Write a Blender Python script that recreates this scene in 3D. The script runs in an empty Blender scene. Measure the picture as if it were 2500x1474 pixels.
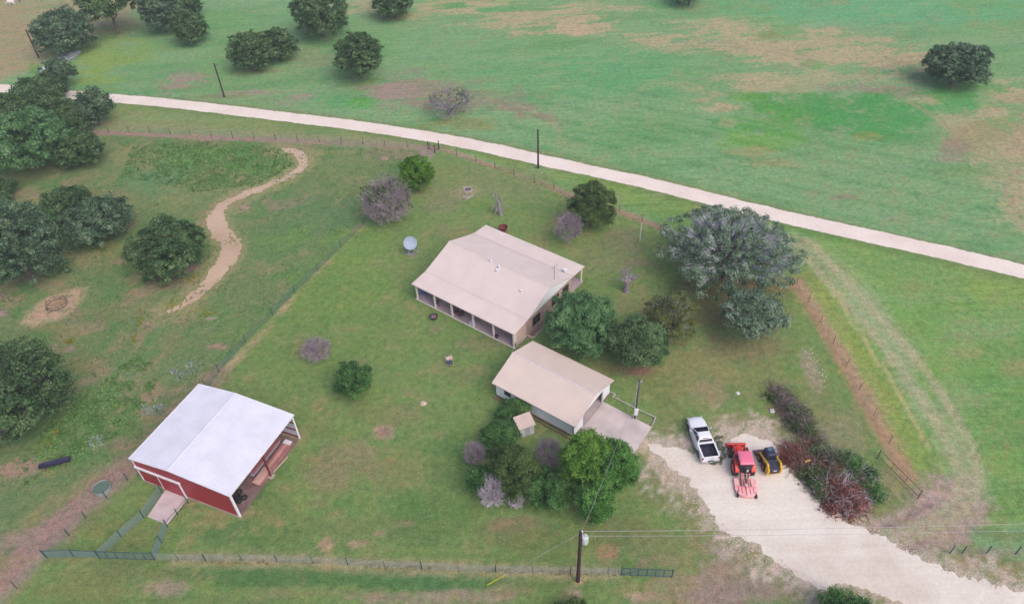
import bpy, bmesh, math, random
import numpy as np
from mathutils import Vector, Matrix

scene = bpy.context.scene
COL = scene.collection
rad = math.radians

# ---------------------------------------------------------------- camera
FPX, PITCH, ROLL, CAMH = 1815.38, 0.726274, -0.0413248, 66.0
IW, IH = 2500.0, 1474.0
_c, _s = math.cos(PITCH), math.sin(PITCH)
_cr, _sr = math.cos(ROLL), math.sin(ROLL)
FW = np.array([0, _c, -_s]); _up = np.array([0, _s, _c]); _rt = np.array([1.0, 0, 0])
RT = _cr * _rt + _sr * _up
UP = -_sr * _rt + _cr * _up
camd = bpy.data.cameras.new('camera'); cam = bpy.data.objects.new('camera', camd); COL.objects.link(cam)
camd.sensor_width = 36.0; camd.lens = 36.0 * FPX / IW
camd.clip_start = 0.5; camd.clip_end = 6000
cam.matrix_world = Matrix(((RT[0], UP[0], -FW[0], 0), (RT[1], UP[1], -FW[1], 0), (RT[2], UP[2], -FW[2], CAMH), (0, 0, 0, 1)))
scene.camera = cam

# ---------------------------------------------------------------- light: bright overcast sky with a soft sun
SUN_EL, SUN_AZ = rad(49), rad(140)          # azimuth measured from +Y towards +X
world = bpy.data.worlds.new('World'); scene.world = world; world.use_nodes = True
wn = world.node_tree; wn.nodes.clear()
sky = wn.nodes.new('ShaderNodeTexSky'); sky.sky_type = 'NISHITA'; sky.sun_disc = False
sky.sun_elevation = SUN_EL; sky.sun_rotation = SUN_AZ; sky.air_density = 1.0; sky.dust_density = 4.0; sky.ozone_density = 1.0
bg = wn.nodes.new('ShaderNodeBackground'); bg.inputs['Strength'].default_value = 0.15
wo = wn.nodes.new('ShaderNodeOutputWorld')
wn.links.new(sky.outputs[0], bg.inputs[0]); wn.links.new(bg.outputs[0], wo.inputs[0])
sund = bpy.data.lights.new('sun', 'SUN'); sund.energy = 1.5; sund.angle = rad(55); sund.color = (1.0, 0.88, 0.82)
sun = bpy.data.objects.new('sun', sund); COL.objects.link(sun)
sdir = Vector((math.sin(SUN_AZ) * math.cos(SUN_EL), math.cos(SUN_AZ) * math.cos(SUN_EL), math.sin(SUN_EL)))
sun.rotation_euler = (-sdir).to_track_quat('-Z', 'Y').to_euler(); sun.location = (0, 0, 150)
scene.view_settings.view_transform = 'Standard'; scene.view_settings.look = 'None'
scene.view_settings.exposure = 0.1; scene.view_settings.gamma = 1.0

# ---------------------------------------------------------------- measuring: where a point of the photograph lies on the land
def gp(px, py, z=0.0):
    d = FW + RT * (px - IW / 2) / FPX + UP * (IH / 2 - py) / FPX
    t = (z - CAMH) / d[2]
    return np.array([t * d[0], t * d[1], z])
def gpa(P, z=0.0): return np.array([gp(a, b, z) for a, b in P])
def toimg(P):
    d = np.asarray(P, float) - np.array([0, 0, CAMH]); zz = d @ FW
    return IW / 2 + FPX * (d @ RT) / zz, IH / 2 - FPX * (d @ UP) / zz
def mpp(px, py):                                   # metres across per photo pixel at a ground point
    P = gp(px, py); return float((P - np.array([0, 0, CAMH])) @ FW) / FPX
def C(r, g, b):
    f = lambda c: (c / 255 / 12.92) if c / 255 <= 0.04045 else ((c / 255 + 0.055) / 1.055) ** 2.4
    return (f(r), f(g), f(b))
def local(frame, P):
    x, y, a = frame; ca, sa = math.cos(a), math.sin(a)
    dx, dy = P[0] - x, P[1] - y
    return np.array([ca * dx + sa * dy, -sa * dx + ca * dy, P[2]])

# ---------------------------------------------------------------- materials
MATS = {}
def new_mat(name):
    m = bpy.data.materials.new(name); m.use_nodes = True
    return m, m.node_tree, m.node_tree.nodes['Principled BSDF']
def mat(name, rgb, rough=0.7, var=0.12, scale=3.0, metal=0.0, bump=0.0, bscale=30.0, spec=0.5, tint=None):
    """plain surface with soft blotches of wear in object space"""
    if name in MATS: return MATS[name]
    m, nt, b = new_mat(name)
    c = C(*rgb)
    tc = nt.nodes.new('ShaderNodeTexCoord')
    n = nt.nodes.new('ShaderNodeTexNoise'); n.inputs['Scale'].default_value = scale; n.inputs['Detail'].default_value = 6
    nt.links.new(tc.outputs['Object'], n.inputs['Vector'])
    cr = nt.nodes.new('ShaderNodeValToRGB')
    lo = [max(0, k * (1 - var * 1.6)) for k in c]; hi = [min(1, k * (1 + var)) for k in c]
    if tint: lo = list(C(*tint))
    cr.color_ramp.elements[0].position = 0.3; cr.color_ramp.elements[1].position = 0.68
    cr.color_ramp.elements[0].color = (*lo, 1); cr.color_ramp.elements[1].color = (*hi, 1)
    nt.links.new(n.outputs['Fac'], cr.inputs['Fac']); nt.links.new(cr.outputs['Color'], b.inputs['Base Color'])
    b.inputs['Roughness'].default_value = rough; b.inputs['Metallic'].default_value = metal
    b.inputs['Specular IOR Level'].default_value = spec
    if bump:
        n2 = nt.nodes.new('ShaderNodeTexNoise'); n2.inputs['Scale'].default_value = bscale
        nt.links.new(tc.outputs['Object'], n2.inputs['Vector'])
        bp = nt.nodes.new('ShaderNodeBump'); bp.inputs['Strength'].default_value = bump; bp.inputs['Distance'].default_value = 0.05
        nt.links.new(n2.outputs['Fac'], bp.inputs['Height']); nt.links.new(bp.outputs['Normal'], b.inputs['Normal'])
    MATS[name] = m; return m
def sheet_metal(name, rgb, axis='X', pitch=0.3, rough=0.45, var=0.05, depth=0.5, tint=None):
    """ribbed sheet: ribs repeat along one object axis"""
    if name in MATS: return MATS[name]
    m = mat(name, rgb, rough, var, 0.5, tint=tint); nt = m.node_tree; b = nt.nodes['Principled BSDF']
    tc = nt.nodes.new('ShaderNodeTexCoord')
    sp = nt.nodes.new('ShaderNodeSeparateXYZ'); nt.links.new(tc.outputs['Object'], sp.inputs[0])
    mu = nt.nodes.new('ShaderNodeMath'); mu.operation = 'MULTIPLY'; mu.inputs[1].default_value = 2 * math.pi / pitch
    nt.links.new(sp.outputs[axis], mu.inputs[0])
    si = nt.nodes.new('ShaderNodeMath'); si.operation = 'SINE'; nt.links.new(mu.outputs[0], si.inputs[0])
    pw = nt.nodes.new('ShaderNodeMath'); pw.operation = 'POWER'; pw.inputs[1].default_value = 3
    ab = nt.nodes.new('ShaderNodeMath'); ab.operation = 'MAXIMUM'; ab.inputs[1].default_value = 0
    nt.links.new(si.outputs[0], ab.inputs[0]); nt.links.new(ab.outputs[0], pw.inputs[0])
    bp = nt.nodes.new('ShaderNodeBump'); bp.inputs['Strength'].default_value = depth; bp.inputs['Distance'].default_value = 0.05
    nt.links.new(pw.outputs[0], bp.inputs['Height']); nt.links.new(bp.outputs['Normal'], b.inputs['Normal'])
    return m
def glass(name, rgb=(30, 38, 48), rough=0.08):
    if name in MATS: return MATS[name]
    m, nt, b = new_mat(name); b.inputs['Base Color'].default_value = (*C(*rgb), 1); b.inputs['Roughness'].default_value = rough
    b.inputs['Specular IOR Level'].default_value = 0.6
    MATS[name] = m; return m
def leaf_mat(name, dark, mid, light, rough=0.55, scale=0.45):
    if name in MATS: return MATS[name]
    m, nt, b = new_mat(name)
    ge = nt.nodes.new('ShaderNodeNewGeometry')
    tc = nt.nodes.new('ShaderNodeTexCoord'); n = nt.nodes.new('ShaderNodeTexNoise'); n.inputs['Scale'].default_value = scale
    n.inputs['Detail'].default_value = 3
    nt.links.new(tc.outputs['Object'], n.inputs['Vector'])
    mx = nt.nodes.new('ShaderNodeMath'); mx.operation = 'MULTIPLY_ADD'; mx.inputs[1].default_value = 0.55
    nt.links.new(ge.outputs['Random Per Island'], mx.inputs[0])
    m2 = nt.nodes.new('ShaderNodeMath'); m2.operation = 'MULTIPLY_ADD'; m2.inputs[1].default_value = 1.5; m2.inputs[2].default_value = -0.52
    nt.links.new(n.outputs['Fac'], m2.inputs[0]); nt.links.new(m2.outputs[0], mx.inputs[2])
    cr = nt.nodes.new('ShaderNodeValToRGB'); e = cr.color_ramp.elements
    e[0].position = 0.1; e[1].position = 0.95; e[0].color = (*C(*dark), 1); e[1].color = (*C(*light), 1)
    k = e.new(0.5); k.color = (*C(*mid), 1)
    nt.links.new(mx.outputs[0], cr.inputs['Fac']); nt.links.new(cr.outputs['Color'], b.inputs['Base Color'])
    b.inputs['Roughness'].default_value = rough; b.inputs['Specular IOR Level'].default_value = 0.3
    tr = nt.nodes.new('ShaderNodeBsdfTranslucent'); nt.links.new(cr.outputs['Color'], tr.inputs['Color'])
    ms = nt.nodes.new('ShaderNodeMixShader'); ms.inputs[0].default_value = 0.4
    nt.links.new(b.outputs[0], ms.inputs[1]); nt.links.new(tr.outputs[0], ms.inputs[2]); nt.links.new(ms.outputs[0], nt.nodes['Material Output'].inputs['Surface'])
    MATS[name] = m; return m

# ---------------------------------------------------------------- meshes and objects
def link(o, parent=None):
    COL.objects.link(o)
    if parent is not None: o.parent = parent
    return o
def mesh_np(name, V, F, m, parent=None, smooth=False):
    """V (n,3), F (k,q) all faces the same size"""
    V = np.asarray(V, np.float32); F = np.asarray(F, np.int32)
    me = bpy.data.meshes.new(name); k, q = F.shape
    me.vertices.add(len(V)); me.vertices.foreach_set('co', V.ravel())
    me.loops.add(k * q); me.loops.foreach_set('vertex_index', F.ravel())
    me.polygons.add(k); me.polygons.foreach_set('loop_start', np.arange(0, k * q, q, dtype=np.int32))
    me.polygons.foreach_set('loop_total', np.full(k, q, np.int32))
    if smooth: me.polygons.foreach_set('use_smooth', np.ones(k, bool))
    me.update(calc_edges=True); me.materials.append(m)
    return link(bpy.data.objects.new(name, me), parent)
def thing(name, label, cat, loc=(0, 0, 0), rz=0.0, group=None):
    o = bpy.data.objects.new(name, None); o.empty_display_size = 0.5; COL.objects.link(o)
    o.location = loc; o.rotation_euler = (0, 0, rz); return tag(o, label, cat, group)
def tag(o, label, cat, group=None):
    o['label'] = label; o['category'] = cat
    if group: o['group'] = group
    return o
def structure(o): o['kind'] = 'structure'; return o

class MB:
    def __init__(s): s.v = []; s.f = []
    def add(s, V, F):
        k = len(s.v); s.v += [tuple(map(float, p)) for p in V]; s.f += [tuple(i + k for i in f) for f in F]; return s
    def box(s, x0, x1, y0, y1, z0, z1, rz=0.0, c=(0, 0)):
        P = [(x, y, z) for z in (z0, z1) for x, y in ((x0, y0), (x1, y0), (x1, y1), (x0, y1))]
        if rz:
            ca, sa = math.cos(rz), math.sin(rz); P = [(c[0] + ca * (x - c[0]) - sa * (y - c[1]), c[1] + sa * (x - c[0]) + ca * (y - c[1]), z) for x, y, z in P]
        return s.add(P, [(3, 2, 1, 0), (4, 5, 6, 7), (0, 1, 5, 4), (1, 2, 6, 5), (2, 3, 7, 6), (3, 0, 4, 7)])
    def poly(s, P): return s.add(P, [tuple(range(len(P)))])
    def tube(s, p, q, r0, r1=None, n=6, caps=True):
        r1 = r0 if r1 is None else r1
        p = Vector(p); q = Vector(q); d = (q - p)
        if d.length < 1e-6: return s
        d.normalize(); a = d.orthogonal().normalized(); b = d.cross(a)
        V = []; F = []
        for (o, r) in ((p, r0), (q, r1)):
            for i in range(n):
                t = 2 * math.pi * i / n; V.append(o + (a * math.cos(t) + b * math.sin(t)) * r)
        for i in range(n):
            j = (i + 1) % n; F.append((i, j, n + j, n + i))
        if caps: F.append(tuple(range(n))[::-1]); F.append(tuple(range(n, 2 * n)))
        return s.add(V, F)
    def path(s, P, r, n=6):
        for a, b in zip(P[:-1], P[1:]): s.tube(a, b, r, r, n)
        return s
    def lathe(s, prof, n=24, c=(0, 0, 0), axis='Z', closed=False):
        V = []; F = []
        for r, h in prof:
            for i in range(n):
                t = 2 * math.pi * i / n; x, y = r * math.cos(t), r * math.sin(t)
                p = {'Z': (x, y, h), 'X': (h, x, y), 'Y': (y, h, x)}[axis]
                V.append((p[0] + c[0], p[1] + c[1], p[2] + c[2]))
        m = len(prof)
        for k in range(m if closed else m - 1):
            for i in range(n):
                j = (i + 1) % n; k2 = (k + 1) % m
                F.append((k * n + i, k * n + j, k2 * n + j, k2 * n + i))
        if not closed:
            F.append(tuple(range(n))[::-1]); F.append(tuple(range((m - 1) * n, m * n)))
        return s.add(V, F)
    def loft(s, rings, caps=True):
        n = len(rings[0]); V = [p for r in rings for p in r]; F = []
        for k in range(len(rings) - 1):
            for i in range(n):
                j = (i + 1) % n; F.append((k * n + i, k * n + j, (k + 1) * n + j, (k + 1) * n + i))
        if caps: F.append(tuple(range(n))[::-1]); F.append(tuple(range((len(rings) - 1) * n, len(rings) * n)))
        return s.add(V, F)
    def prism(s, prof, a, b, axis='X'):
        """profile (p,q) swept along an axis from a to b; X: (y,z), Y: (x,z), Z: (x,y)"""
        f = {'X': lambda t, p, q: (t, p, q), 'Y': lambda t, p, q: (p, t, q), 'Z': lambda t, p, q: (p, q, t)}[axis]
        return s.loft([[f(a, *p) for p in prof], [f(b, *p) for p in prof]])
    def build(s, name, m, parent=None, smooth=False, bevel=0.0, loc=None, rz=None):
        me = bpy.data.meshes.new(name); me.from_pydata(s.v, [], s.f); me.update()
        bm = bmesh.new(); bm.from_mesh(me); bmesh.ops.recalc_face_normals(bm, faces=bm.faces); bm.to_mesh(me); bm.free()
        if smooth:
            me.polygons.foreach_set('use_smooth', np.ones(len(me.polygons), bool))
            try: me.set_sharp_from_angle(angle=rad(40))
            except Exception: pass
        me.materials.append(m)
        o = link(bpy.data.objects.new(name, me), parent)
        if bevel:
            md = o.modifiers.new('bevel', 'BEVEL'); md.width = bevel; md.segments = 2; md.limit_method = 'ANGLE'
        if loc is not None: o.location = loc
        if rz is not None: o.rotation_euler = (0, 0, rz)
        return o

# ---------------------------------------------------------------- noise and distances (numpy)
_lat = {}
def vnoise(x, y, scale, seed=0):
    if seed not in _lat: _lat[seed] = np.random.RandomState(1000 + seed).rand(256, 256).astype(np.float32)
    L = _lat[seed]; x = x / scale + 1000.37; y = y / scale + 1000.71
    xi = np.floor(x).astype(int); yi = np.floor(y).astype(int); fx = x - xi; fy = y - yi
    fx = fx * fx * (3 - 2 * fx); fy = fy * fy * (3 - 2 * fy)
    g = lambda i, j: L[i & 255, j & 255]
    return (g(xi, yi) * (1 - fx) + g(xi + 1, yi) * fx) * (1 - fy) + (g(xi, yi + 1) * (1 - fx) + g(xi + 1, yi + 1) * fx) * fy
def fbm(x, y, scale, oct=4, seed=0):
    s = 0; a = 1; t = 0
    for k in range(oct): s = s + a * vnoise(x, y, scale / 2 ** k, seed + k); t += a; a *= 0.55
    return s / t - 0.5
def sstep(a, b, x):
    t = np.clip((x - a) / (b - a), 0, 1); return t * t * (3 - 2 * t)
def seg_dist(X, Y, P):
    d = np.full(X.shape, 1e9)
    for a, b in zip(P[:-1], P[1:]):
        ab = b[:2] - a[:2]; t = np.clip(((X - a[0]) * ab[0] + (Y - a[1]) * ab[1]) / (ab @ ab + 1e-9), 0, 1)
        d = np.minimum(d, np.hypot(X - a[0] - t * ab[0], Y - a[1] - t * ab[1]))
    return d
def inside(X, Y, P):
    r = np.zeros(X.shape, bool); n = len(P)
    for i in range(n):
        x0, y0 = P[i][:2]; x1, y1 = P[(i + 1) % n][:2]
        c = ((y0 > Y) != (y1 > Y)); r ^= c & (X < (x1 - x0) * (Y - y0) / (y1 - y0 + 1e-12) + x0)
    return r
def spline(P, step):
    P = [np.asarray(p, float) for p in P]; Q = [2 * P[0] - P[1]] + P + [2 * P[-1] - P[-2]]; out = []
    for i in range(1, len(Q) - 2):
        a, b, c, d = Q[i - 1:i + 3]; n = max(1, int(np.linalg.norm(c - b) / step))
        for k in range(n):
            t = k / n
            out.append(.5 * ((2 * b) + (c - a) * t + (2 * a - 5 * b + 4 * c - d) * t * t + (3 * b - a - 3 * c + d) * t ** 3))
    out.append(P[-1]); return np.array(out)

# ---------------------------------------------------------------- the air
def haze():
    m = bpy.data.materials.new('air'); m.use_nodes = True; nt = m.node_tree; nt.nodes.clear()
    v = nt.nodes.new('ShaderNodeVolumePrincipled'); v.inputs['Density'].default_value = HAZE; v.inputs['Color'].default_value = (.86, .92, 1.0, 1); v.inputs['Anisotropy'].default_value = 0.0
    o = nt.nodes.new('ShaderNodeOutputMaterial'); nt.links.new(v.outputs[0], o.inputs['Volume'])
    b = MB().box(-2600, 2600, -1000, 2600, -1.0, CAMH + 4).build('haze', m); b['kind'] = 'stuff'
HAZE = 0.00045
haze()

# ================================================================ THE LAND
ROAD = [(-160, 205), (0, 216), (100, 225), (200, 234), (300, 242), (400, 251), (500, 262), (600, 274), (700, 286), (800, 298), (900, 311), (1000, 326), (1100, 343), (1200, 363), (1300, 386), (1400, 408), (1500, 429), (1600, 452), (1700, 477), (1800, 502), (1900, 526), (2000, 549), (2100, 571), (2200, 593), (2300, 615), (2400, 639), (2500, 663), (2660, 702)]
TRAIL = [(408, 760), (440, 746), (476, 722), (507, 690), (532, 660), (556, 628), (563, 598), (540, 568), (523, 545), (532, 515), (556, 493), (590, 478), (630, 462), (668, 446), (706, 430), (734, 408), (738, 385), (722, 371), (700, 367), (681, 366)]
TRAILW = [.25, .7, 1.2, 1.7, 2.0, 2.3, 2.2, 2.3, 2.2, 1.7, 1.5, 1.3, 1.2, 1.2, 1.2, 1.3, 1.4, 1.3, 1.1, .7]
DRIVE = [(1580, 1083), (1622, 1094), (1664, 1100), (1700, 1108), (1745, 1102), (1772, 1082), (1790, 1066), (1822, 1060), (1850, 1066), (1880, 1072), (1900, 1088), (1917, 1108), (1933, 1140), (1961, 1184), (1993, 1224), (2042, 1246), (2074, 1268), (2102, 1288), (2163, 1320), (2223, 1349), (2284, 1377), (2364, 1409), (2501, 1441), (2650, 1478), (2640, 1560), (2400, 1530), (2230, 1478), (2163, 1453), (2090, 1438), (1993, 1428), (1961, 1404), (1901, 1364), (1852, 1330), (1790, 1300), (1752, 1270), (1722, 1235), (1690, 1200), (1650, 1155), (1612, 1114)]
HAYPATCH = [(50, 790), (85, 750), (125, 718), (165, 706), (203, 708), (196, 735), (168, 762), (130, 782), (85, 798)]

xs = np.concatenate([[-2500, -1200, -600, -350, -230], np.arange(-160, 160.1, 0.5), [230, 350, 600, 1200, 2500]])
ys = np.concatenate([[-900, -300, -80, -10, 12], np.arange(24, 232, 0.5), [270, 350, 500, 900, 2500]])
GX, GY = np.meshgrid(xs, ys); gx = GX.ravel(); gy = GY.ravel()
NV = len(gx)
col = np.zeros((NV, 3)); mow = np.zeros(NV); rough_ = np.zeros(NV)
n_big = fbm(gx, gy, 22, 5, 3); n_mid = fbm(gx, gy, 6, 4, 13); n_sml = fbm(gx, gy, 2.0, 3, 23); n_fin = np.random.RandomState(9).rand(NV) - .5
n_str = fbm(gx * .16 + gy * .03, gy - gx * .12, 1.3, 3, 63) * sstep(110, 150, gy)
def lay(rgb, m, idx=None):
    c = np.array(C(*rgb))
    if idx is None: col[:] = col * (1 - m[:, None]) + c * m[:, None]
    else: col[idx] = col[idx] * (1 - m[:, None]) + c * m[:, None]
def zone(rgb, P, soft=2.0):
    W = gpa(P); ins = inside(gx, gy, W); d = seg_dist(gx, gy, np.vstack([W, W[:1]])); sd = np.where(ins, d, -d)
    m = sstep(-soft, soft, sd + n_mid * soft * 2); lay(rgb, m); return m
def blob(px, py, rx, ry, rgb, k=1.0, ang=0.0, rag=0.9):
    c = gp(px, py); e = 2.0
    J = np.array([(gp(px + e, py) - gp(px - e, py))[:2] / (2 * e), (gp(px, py + e) - gp(px, py - e))[:2] / (2 * e)]).T
    a = rad(ang); R = np.array([[math.cos(a), -math.sin(a)], [math.sin(a), math.cos(a)]])
    Mi = np.linalg.inv(J @ R @ np.diag([rx, ry])); rr = np.abs(np.linalg.inv(Mi)).sum(1) * 2
    idx = np.where((abs(gx - c[0]) < rr[0]) & (abs(gy - c[1]) < rr[1]))[0]
    if not len(idx): return
    q = Mi @ np.array([gx[idx] - c[0], gy[idx] - c[1]])
    d = np.hypot(q[0], q[1]) + rag * (n_mid[idx] * 1.6 + n_sml[idx] * 1.3 + n_big[idx] * .6 + n_fin[idx] * .55 + n_str[idx] * 2.2)
    lay(rgb, sstep(1.12, .6, d) * k, idx)
def strip(P, w, rgb, k=1.0, rag=1.0, soft=.5, W=None):
    W = spline(gpa(P), 3.0) if W is None else W; lo = W.min(0) - w * 3 - 2; hi = W.max(0) + w * 3 + 2
    idx = np.where((gx > lo[0]) & (gx < hi[0]) & (gy > lo[1]) & (gy < hi[1]))[0]
    d = seg_dist(gx[idx], gy[idx], W) / w + rag * (n_sml[idx] * 1.2 + n_mid[idx] * .8 + n_fin[idx] * .6)
    lay(rgb, sstep(1 + soft, 1 - soft, d) * k, idx)

# --- broad kinds of turf
lay((112, 150, 106), np.ones(NV))
lay((104, 148, 88), sstep(.0, .25, n_big) * .6)
Zpast = zone((103, 122, 80), [(-600, 330), (215, 322), (520, 335), (1066, 366), (985, 440), (890, 548), (775, 660), (665, 768), (533, 908), (300, 1150), (100, 1362), (-30, 1490), (-700, 1700), (-1200, 900)], 1.2)
Zyard = zone((107, 131, 77), [(1070, 366), (1200, 408), (1400, 482), (1515, 518), (1665, 580), (1950, 692), (2060, 880), (2150, 1060), (2250, 1220), (2300, 1300), (2700, 1480), (2700, 1700), (-200, 1700), (-30, 1490), (100, 1362), (300, 1150), (533, 908), (665, 768), (775, 660), (890, 548), (985, 440)], 1.0)
Zverge = zone((118, 135, 84), [(-160, 215), (300, 252), (600, 283), (900, 322), (1100, 352), (1068, 364), (520, 334), (215, 322), (-160, 312)], 1.0)
Zright = zone((112, 146, 82), [(1080, 352), (1300, 398), (1500, 440), (1700, 488), (1900, 538), (2100, 582), (2300, 628), (2700, 720), (2800, 1290), (2350, 1275), (2260, 1205), (2150, 1050), (2060, 870), (1950, 686), (1665, 572), (1515, 510), (1400, 472), (1200, 400)], 1.0)
zone((150, 138, 108), [(-600, -60), (345, -60), (330, 60), (228, 95), (150, 138), (60, 178), (-20, 208), (-300, 190), (-700, 150)], 3.0)
ins_far = (toimg(np.stack([gx, gy, gx * 0], 1))[1] < 1e9)
lay((124, 140, 84), np.clip(sstep(.02, .22, n_big + n_mid * .5), 0, 1) * np.maximum(Zright, 0) * .8)

TAN = (160, 152, 120); BRN = (140, 124, 112); LUSH = (84, 139, 80); OLV = (128, 134, 84); DK = (86, 112, 66)
PUR = (150, 130, 124)
# small breaks in the turf everywhere
lay((134, 124, 90), sstep(.13, .30, n_mid + .7 * n_sml) * .40 * np.clip(Zyard + Zpast, 0, 1))
lay((84, 116, 70), sstep(.12, .30, -n_mid + .6 * n_sml) * .35 * np.clip(Zyard + Zpast, 0, 1))
lay((80, 122, 68), sstep(.03, .16, fbm(gx, gy, 3.2, 3, 41)) * .6 * Zpast)
lay((140, 122, 104), sstep(.14, .24, fbm(gx, gy, 4.5, 4, 51)) * .6 * Zpast)
sx_ = fbm(gx * .22 + gy * .06, gy - gx * .15, 5.0, 4, 33)
lay((120, 152, 108), sstep(.02, .25, sx_) * .5 * np.clip(1 - Zpast - Zyard, 0, 1))
lay((78, 134, 82), sstep(.02, .25, -sx_) * .45 * np.clip(1 - Zpast - Zyard, 0, 1))
# --- far field: dry ground, bare ground, lush ground
for b in [(1130, 14, 150, 22, TAN), (1010, 40, 60, 14, TAN, .8), (890, 18, 60, 16, TAN, .8), (1300, 42, 170, 30, TAN), (1400, 72, 75, 18, (168, 153, 124)), (1560, 20, 70, 12, TAN, .7),
          (1600, 100, 90, 18, TAN), (1780, 66, 120, 26, TAN), (1900, 108, 240, 36, TAN), (2080, 125, 170, 40, TAN), (2220, 150, 80, 26, TAN), (2010, 75, 80, 18, TAN),
          (1640, 122, 60, 14, TAN, .7), (1850, 204, 70, 20, TAN, .9), (1760, 262, 60, 15, (166, 152, 122)), (1745, 230, 40, 8, TAN, .6), (1790, 188, 90, 14, TAN, .7), (2040, 188, 160, 18, TAN, .7), (2200, 226, 110, 14, BRN, .8, 8), (2260, 245, 60, 12, TAN, .9),
          (2480, 235, 120, 22, TAN, .9), (2420, 275, 80, 26, TAN), (2340, 300, 70, 40, TAN, .8), (2400, 340, 110, 60, (150, 138, 104), .8), (2460, 390, 110, 50, TAN, .8), (2330, 370, 45, 35, BRN, .7), (2490, 480, 70, 90, TAN, .9), (2420, 430, 60, 40, TAN, .7), (2540, 320, 90, 90, (156, 144, 116)),
          (2450, 200, 60, 12, TAN, .8), (1440, 12, 60, 8, TAN, .6),
          (1110, 14, 45, 7, (96, 145, 88)), (1240, 22, 60, 9, (96, 150, 96)), (1600, 12, 60, 12, (96, 150, 96)), (1890, 88, 45, 14, (116, 132, 80), .8),
          (2000, 262, 200, 40, LUSH), (1900, 300, 150, 45, (80, 142, 68), .9), (1860, 345, 110, 28, (98, 148, 62), .8), (2130, 290, 150, 50, (72, 140, 76), .9), (2340, 232, 90, 24, (80, 142, 76), .9), (2350, 262, 60, 22, (84, 146, 84), .9),
          (1830, 240, 50, 14, (88, 140, 62), .8), (2110, 335, 40, 10, (150, 138, 80), .5), (1880, 395, 70, 14, (140, 140, 90), .5), (2060, 480, 60, 9, BRN, .7), (2180, 535, 26, 10, BRN, .6), (1990, 470, 30, 8, BRN, .5), (2080, 378, 30, 9, (134, 138, 90), .5),
          (1040, 222, 150, 44, BRN, .85), (1170, 240, 90, 30, BRN, .7), (940, 222, 80, 20, PUR, .8), (1260, 262, 90, 22, (138, 116, 106), .85, 14), (1330, 282, 50, 10, BRN, .6, 16), (1180, 196, 60, 12, BRN, .4), (1120, 300, 110, 18, (128, 132, 84), .7),
          (742, 238, 44, 12, PUR, .8), (700, 252, 40, 8, PUR, .5), (455, 196, 70, 20, PUR, .8, -8), (440, 212, 50, 14, BRN, .5), (500, 200, 40, 10, BRN, .5), (620, 226, 80, 9, PUR, .7), (560, 240, 90, 8, (122, 128, 92), .7), (760, 150, 70, 34, (128, 134, 104), .6), (640, 172, 60, 10, BRN, .8), (860, 200, 60, 12, (100, 140, 74), .6), (880, 250, 40, 12, (80, 150, 70), .9), (800, 245, 60, 14, (86, 146, 92), .7),
          (270, 130, 110, 60, (120, 148, 80), .75), (110, 165, 60, 14, (96, 140, 74), .8), (230, 160, 60, 40, (124, 150, 74), .6), (290, 70, 50, 18, (128, 140, 90), .7), (160, 225, 50, 12, OLV, .5), (880, 185, 60, 16, (108, 138, 74), .6), (960, 35, 70, 14, (124, 140, 88), .6), (620, 170, 70, 12, (110, 138, 74), .6), (2400, 208, 60, 12, (90, 138, 72), .8),
          (1640, 205, 60, 8, TAN, .7),
          (1690, 215, 40, 9, TAN, .7),
          (1720, 245, 30, 8, (164, 148, 118), .7),
          (1780, 300, 24, 9, TAN, .6),
          (1900, 330, 60, 10, (96, 150, 62), .6),
          (1840, 370, 60, 14, (150, 138, 96), .6),
          (1900, 400, 80, 10, (150, 140, 98), .5),
          (1920, 215, 120, 10, TAN, .6),
          (2080, 215, 90, 10, BRN, .5),
          (1990, 160, 24, 8, (104, 148, 88), .8),
          (1950, 125, 20, 6, (104, 148, 88), .7),
          (1700, 180, 90, 10, (92, 148, 88), .6),
          (2380, 420, 90, 20, (112, 138, 84), .6),
          (2440, 300, 50, 16, (132, 140, 92), .6),
          (1280, 200, 200, 60, (88, 150, 96), .4), (1560, 170, 160, 60, (84, 150, 98), .5), (2200, 30, 400, 40, (92, 158, 112), .7), (1500, 340, 200, 60, (86, 144, 86), .4)]:
    blob(*b)
# mowing rows beside the road and wheel tracks through the dry grass
Rw = spline(gpa(ROAD[13:]), 3.0)[:, :2]; Tn = np.gradient(Rw, axis=0); Tn /= np.linalg.norm(Tn, axis=1)[:, None]; Rn = np.stack([-Tn[:, 1], Tn[:, 0]], 1)
for k_ in range(16):
    strip(None, .34, (128, 156, 116) if k_ % 3 else (84, 132, 82), .42, 1.3, .7, np.c_[Rw + Rn * (3.6 + 1.75 * k_), Rw[:, :1] * 0])
    if k_ < 5: strip(None, .3, (128, 152, 92), .4, 1.3, .7, np.c_[Rw - Rn * (4.2 + 1.9 * k_), Rw[:, :1] * 0])
for q_ in ([(1650, 104), (1800, 106), (1900, 118), (1968, 138), (1985, 155), (1950, 168), (1900, 166)], [(1640, 112), (1790, 116), (1900, 130), (1950, 145)], [(2105, 185), (2120, 160), (2180, 142), (2270, 138)], [(2130, 190), (2150, 168), (2200, 152), (2270, 148)], [(2415, 236), (2520, 236)], [(2415, 250), (2520, 248)], [(2520, 400), (2470, 430), (2450, 470), (2490, 520)], [(2520, 425), (2490, 450), (2480, 490)], [(2220, 250), (2290, 290), (2330, 330)], [(1240, 250), (1300, 270), (1350, 300), (1370, 325)], [(420, 215), (390, 205), (420, 188), (500, 180)]):
    strip(q_, .4, (150, 136, 116), .6, 1.2, .6)
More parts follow.
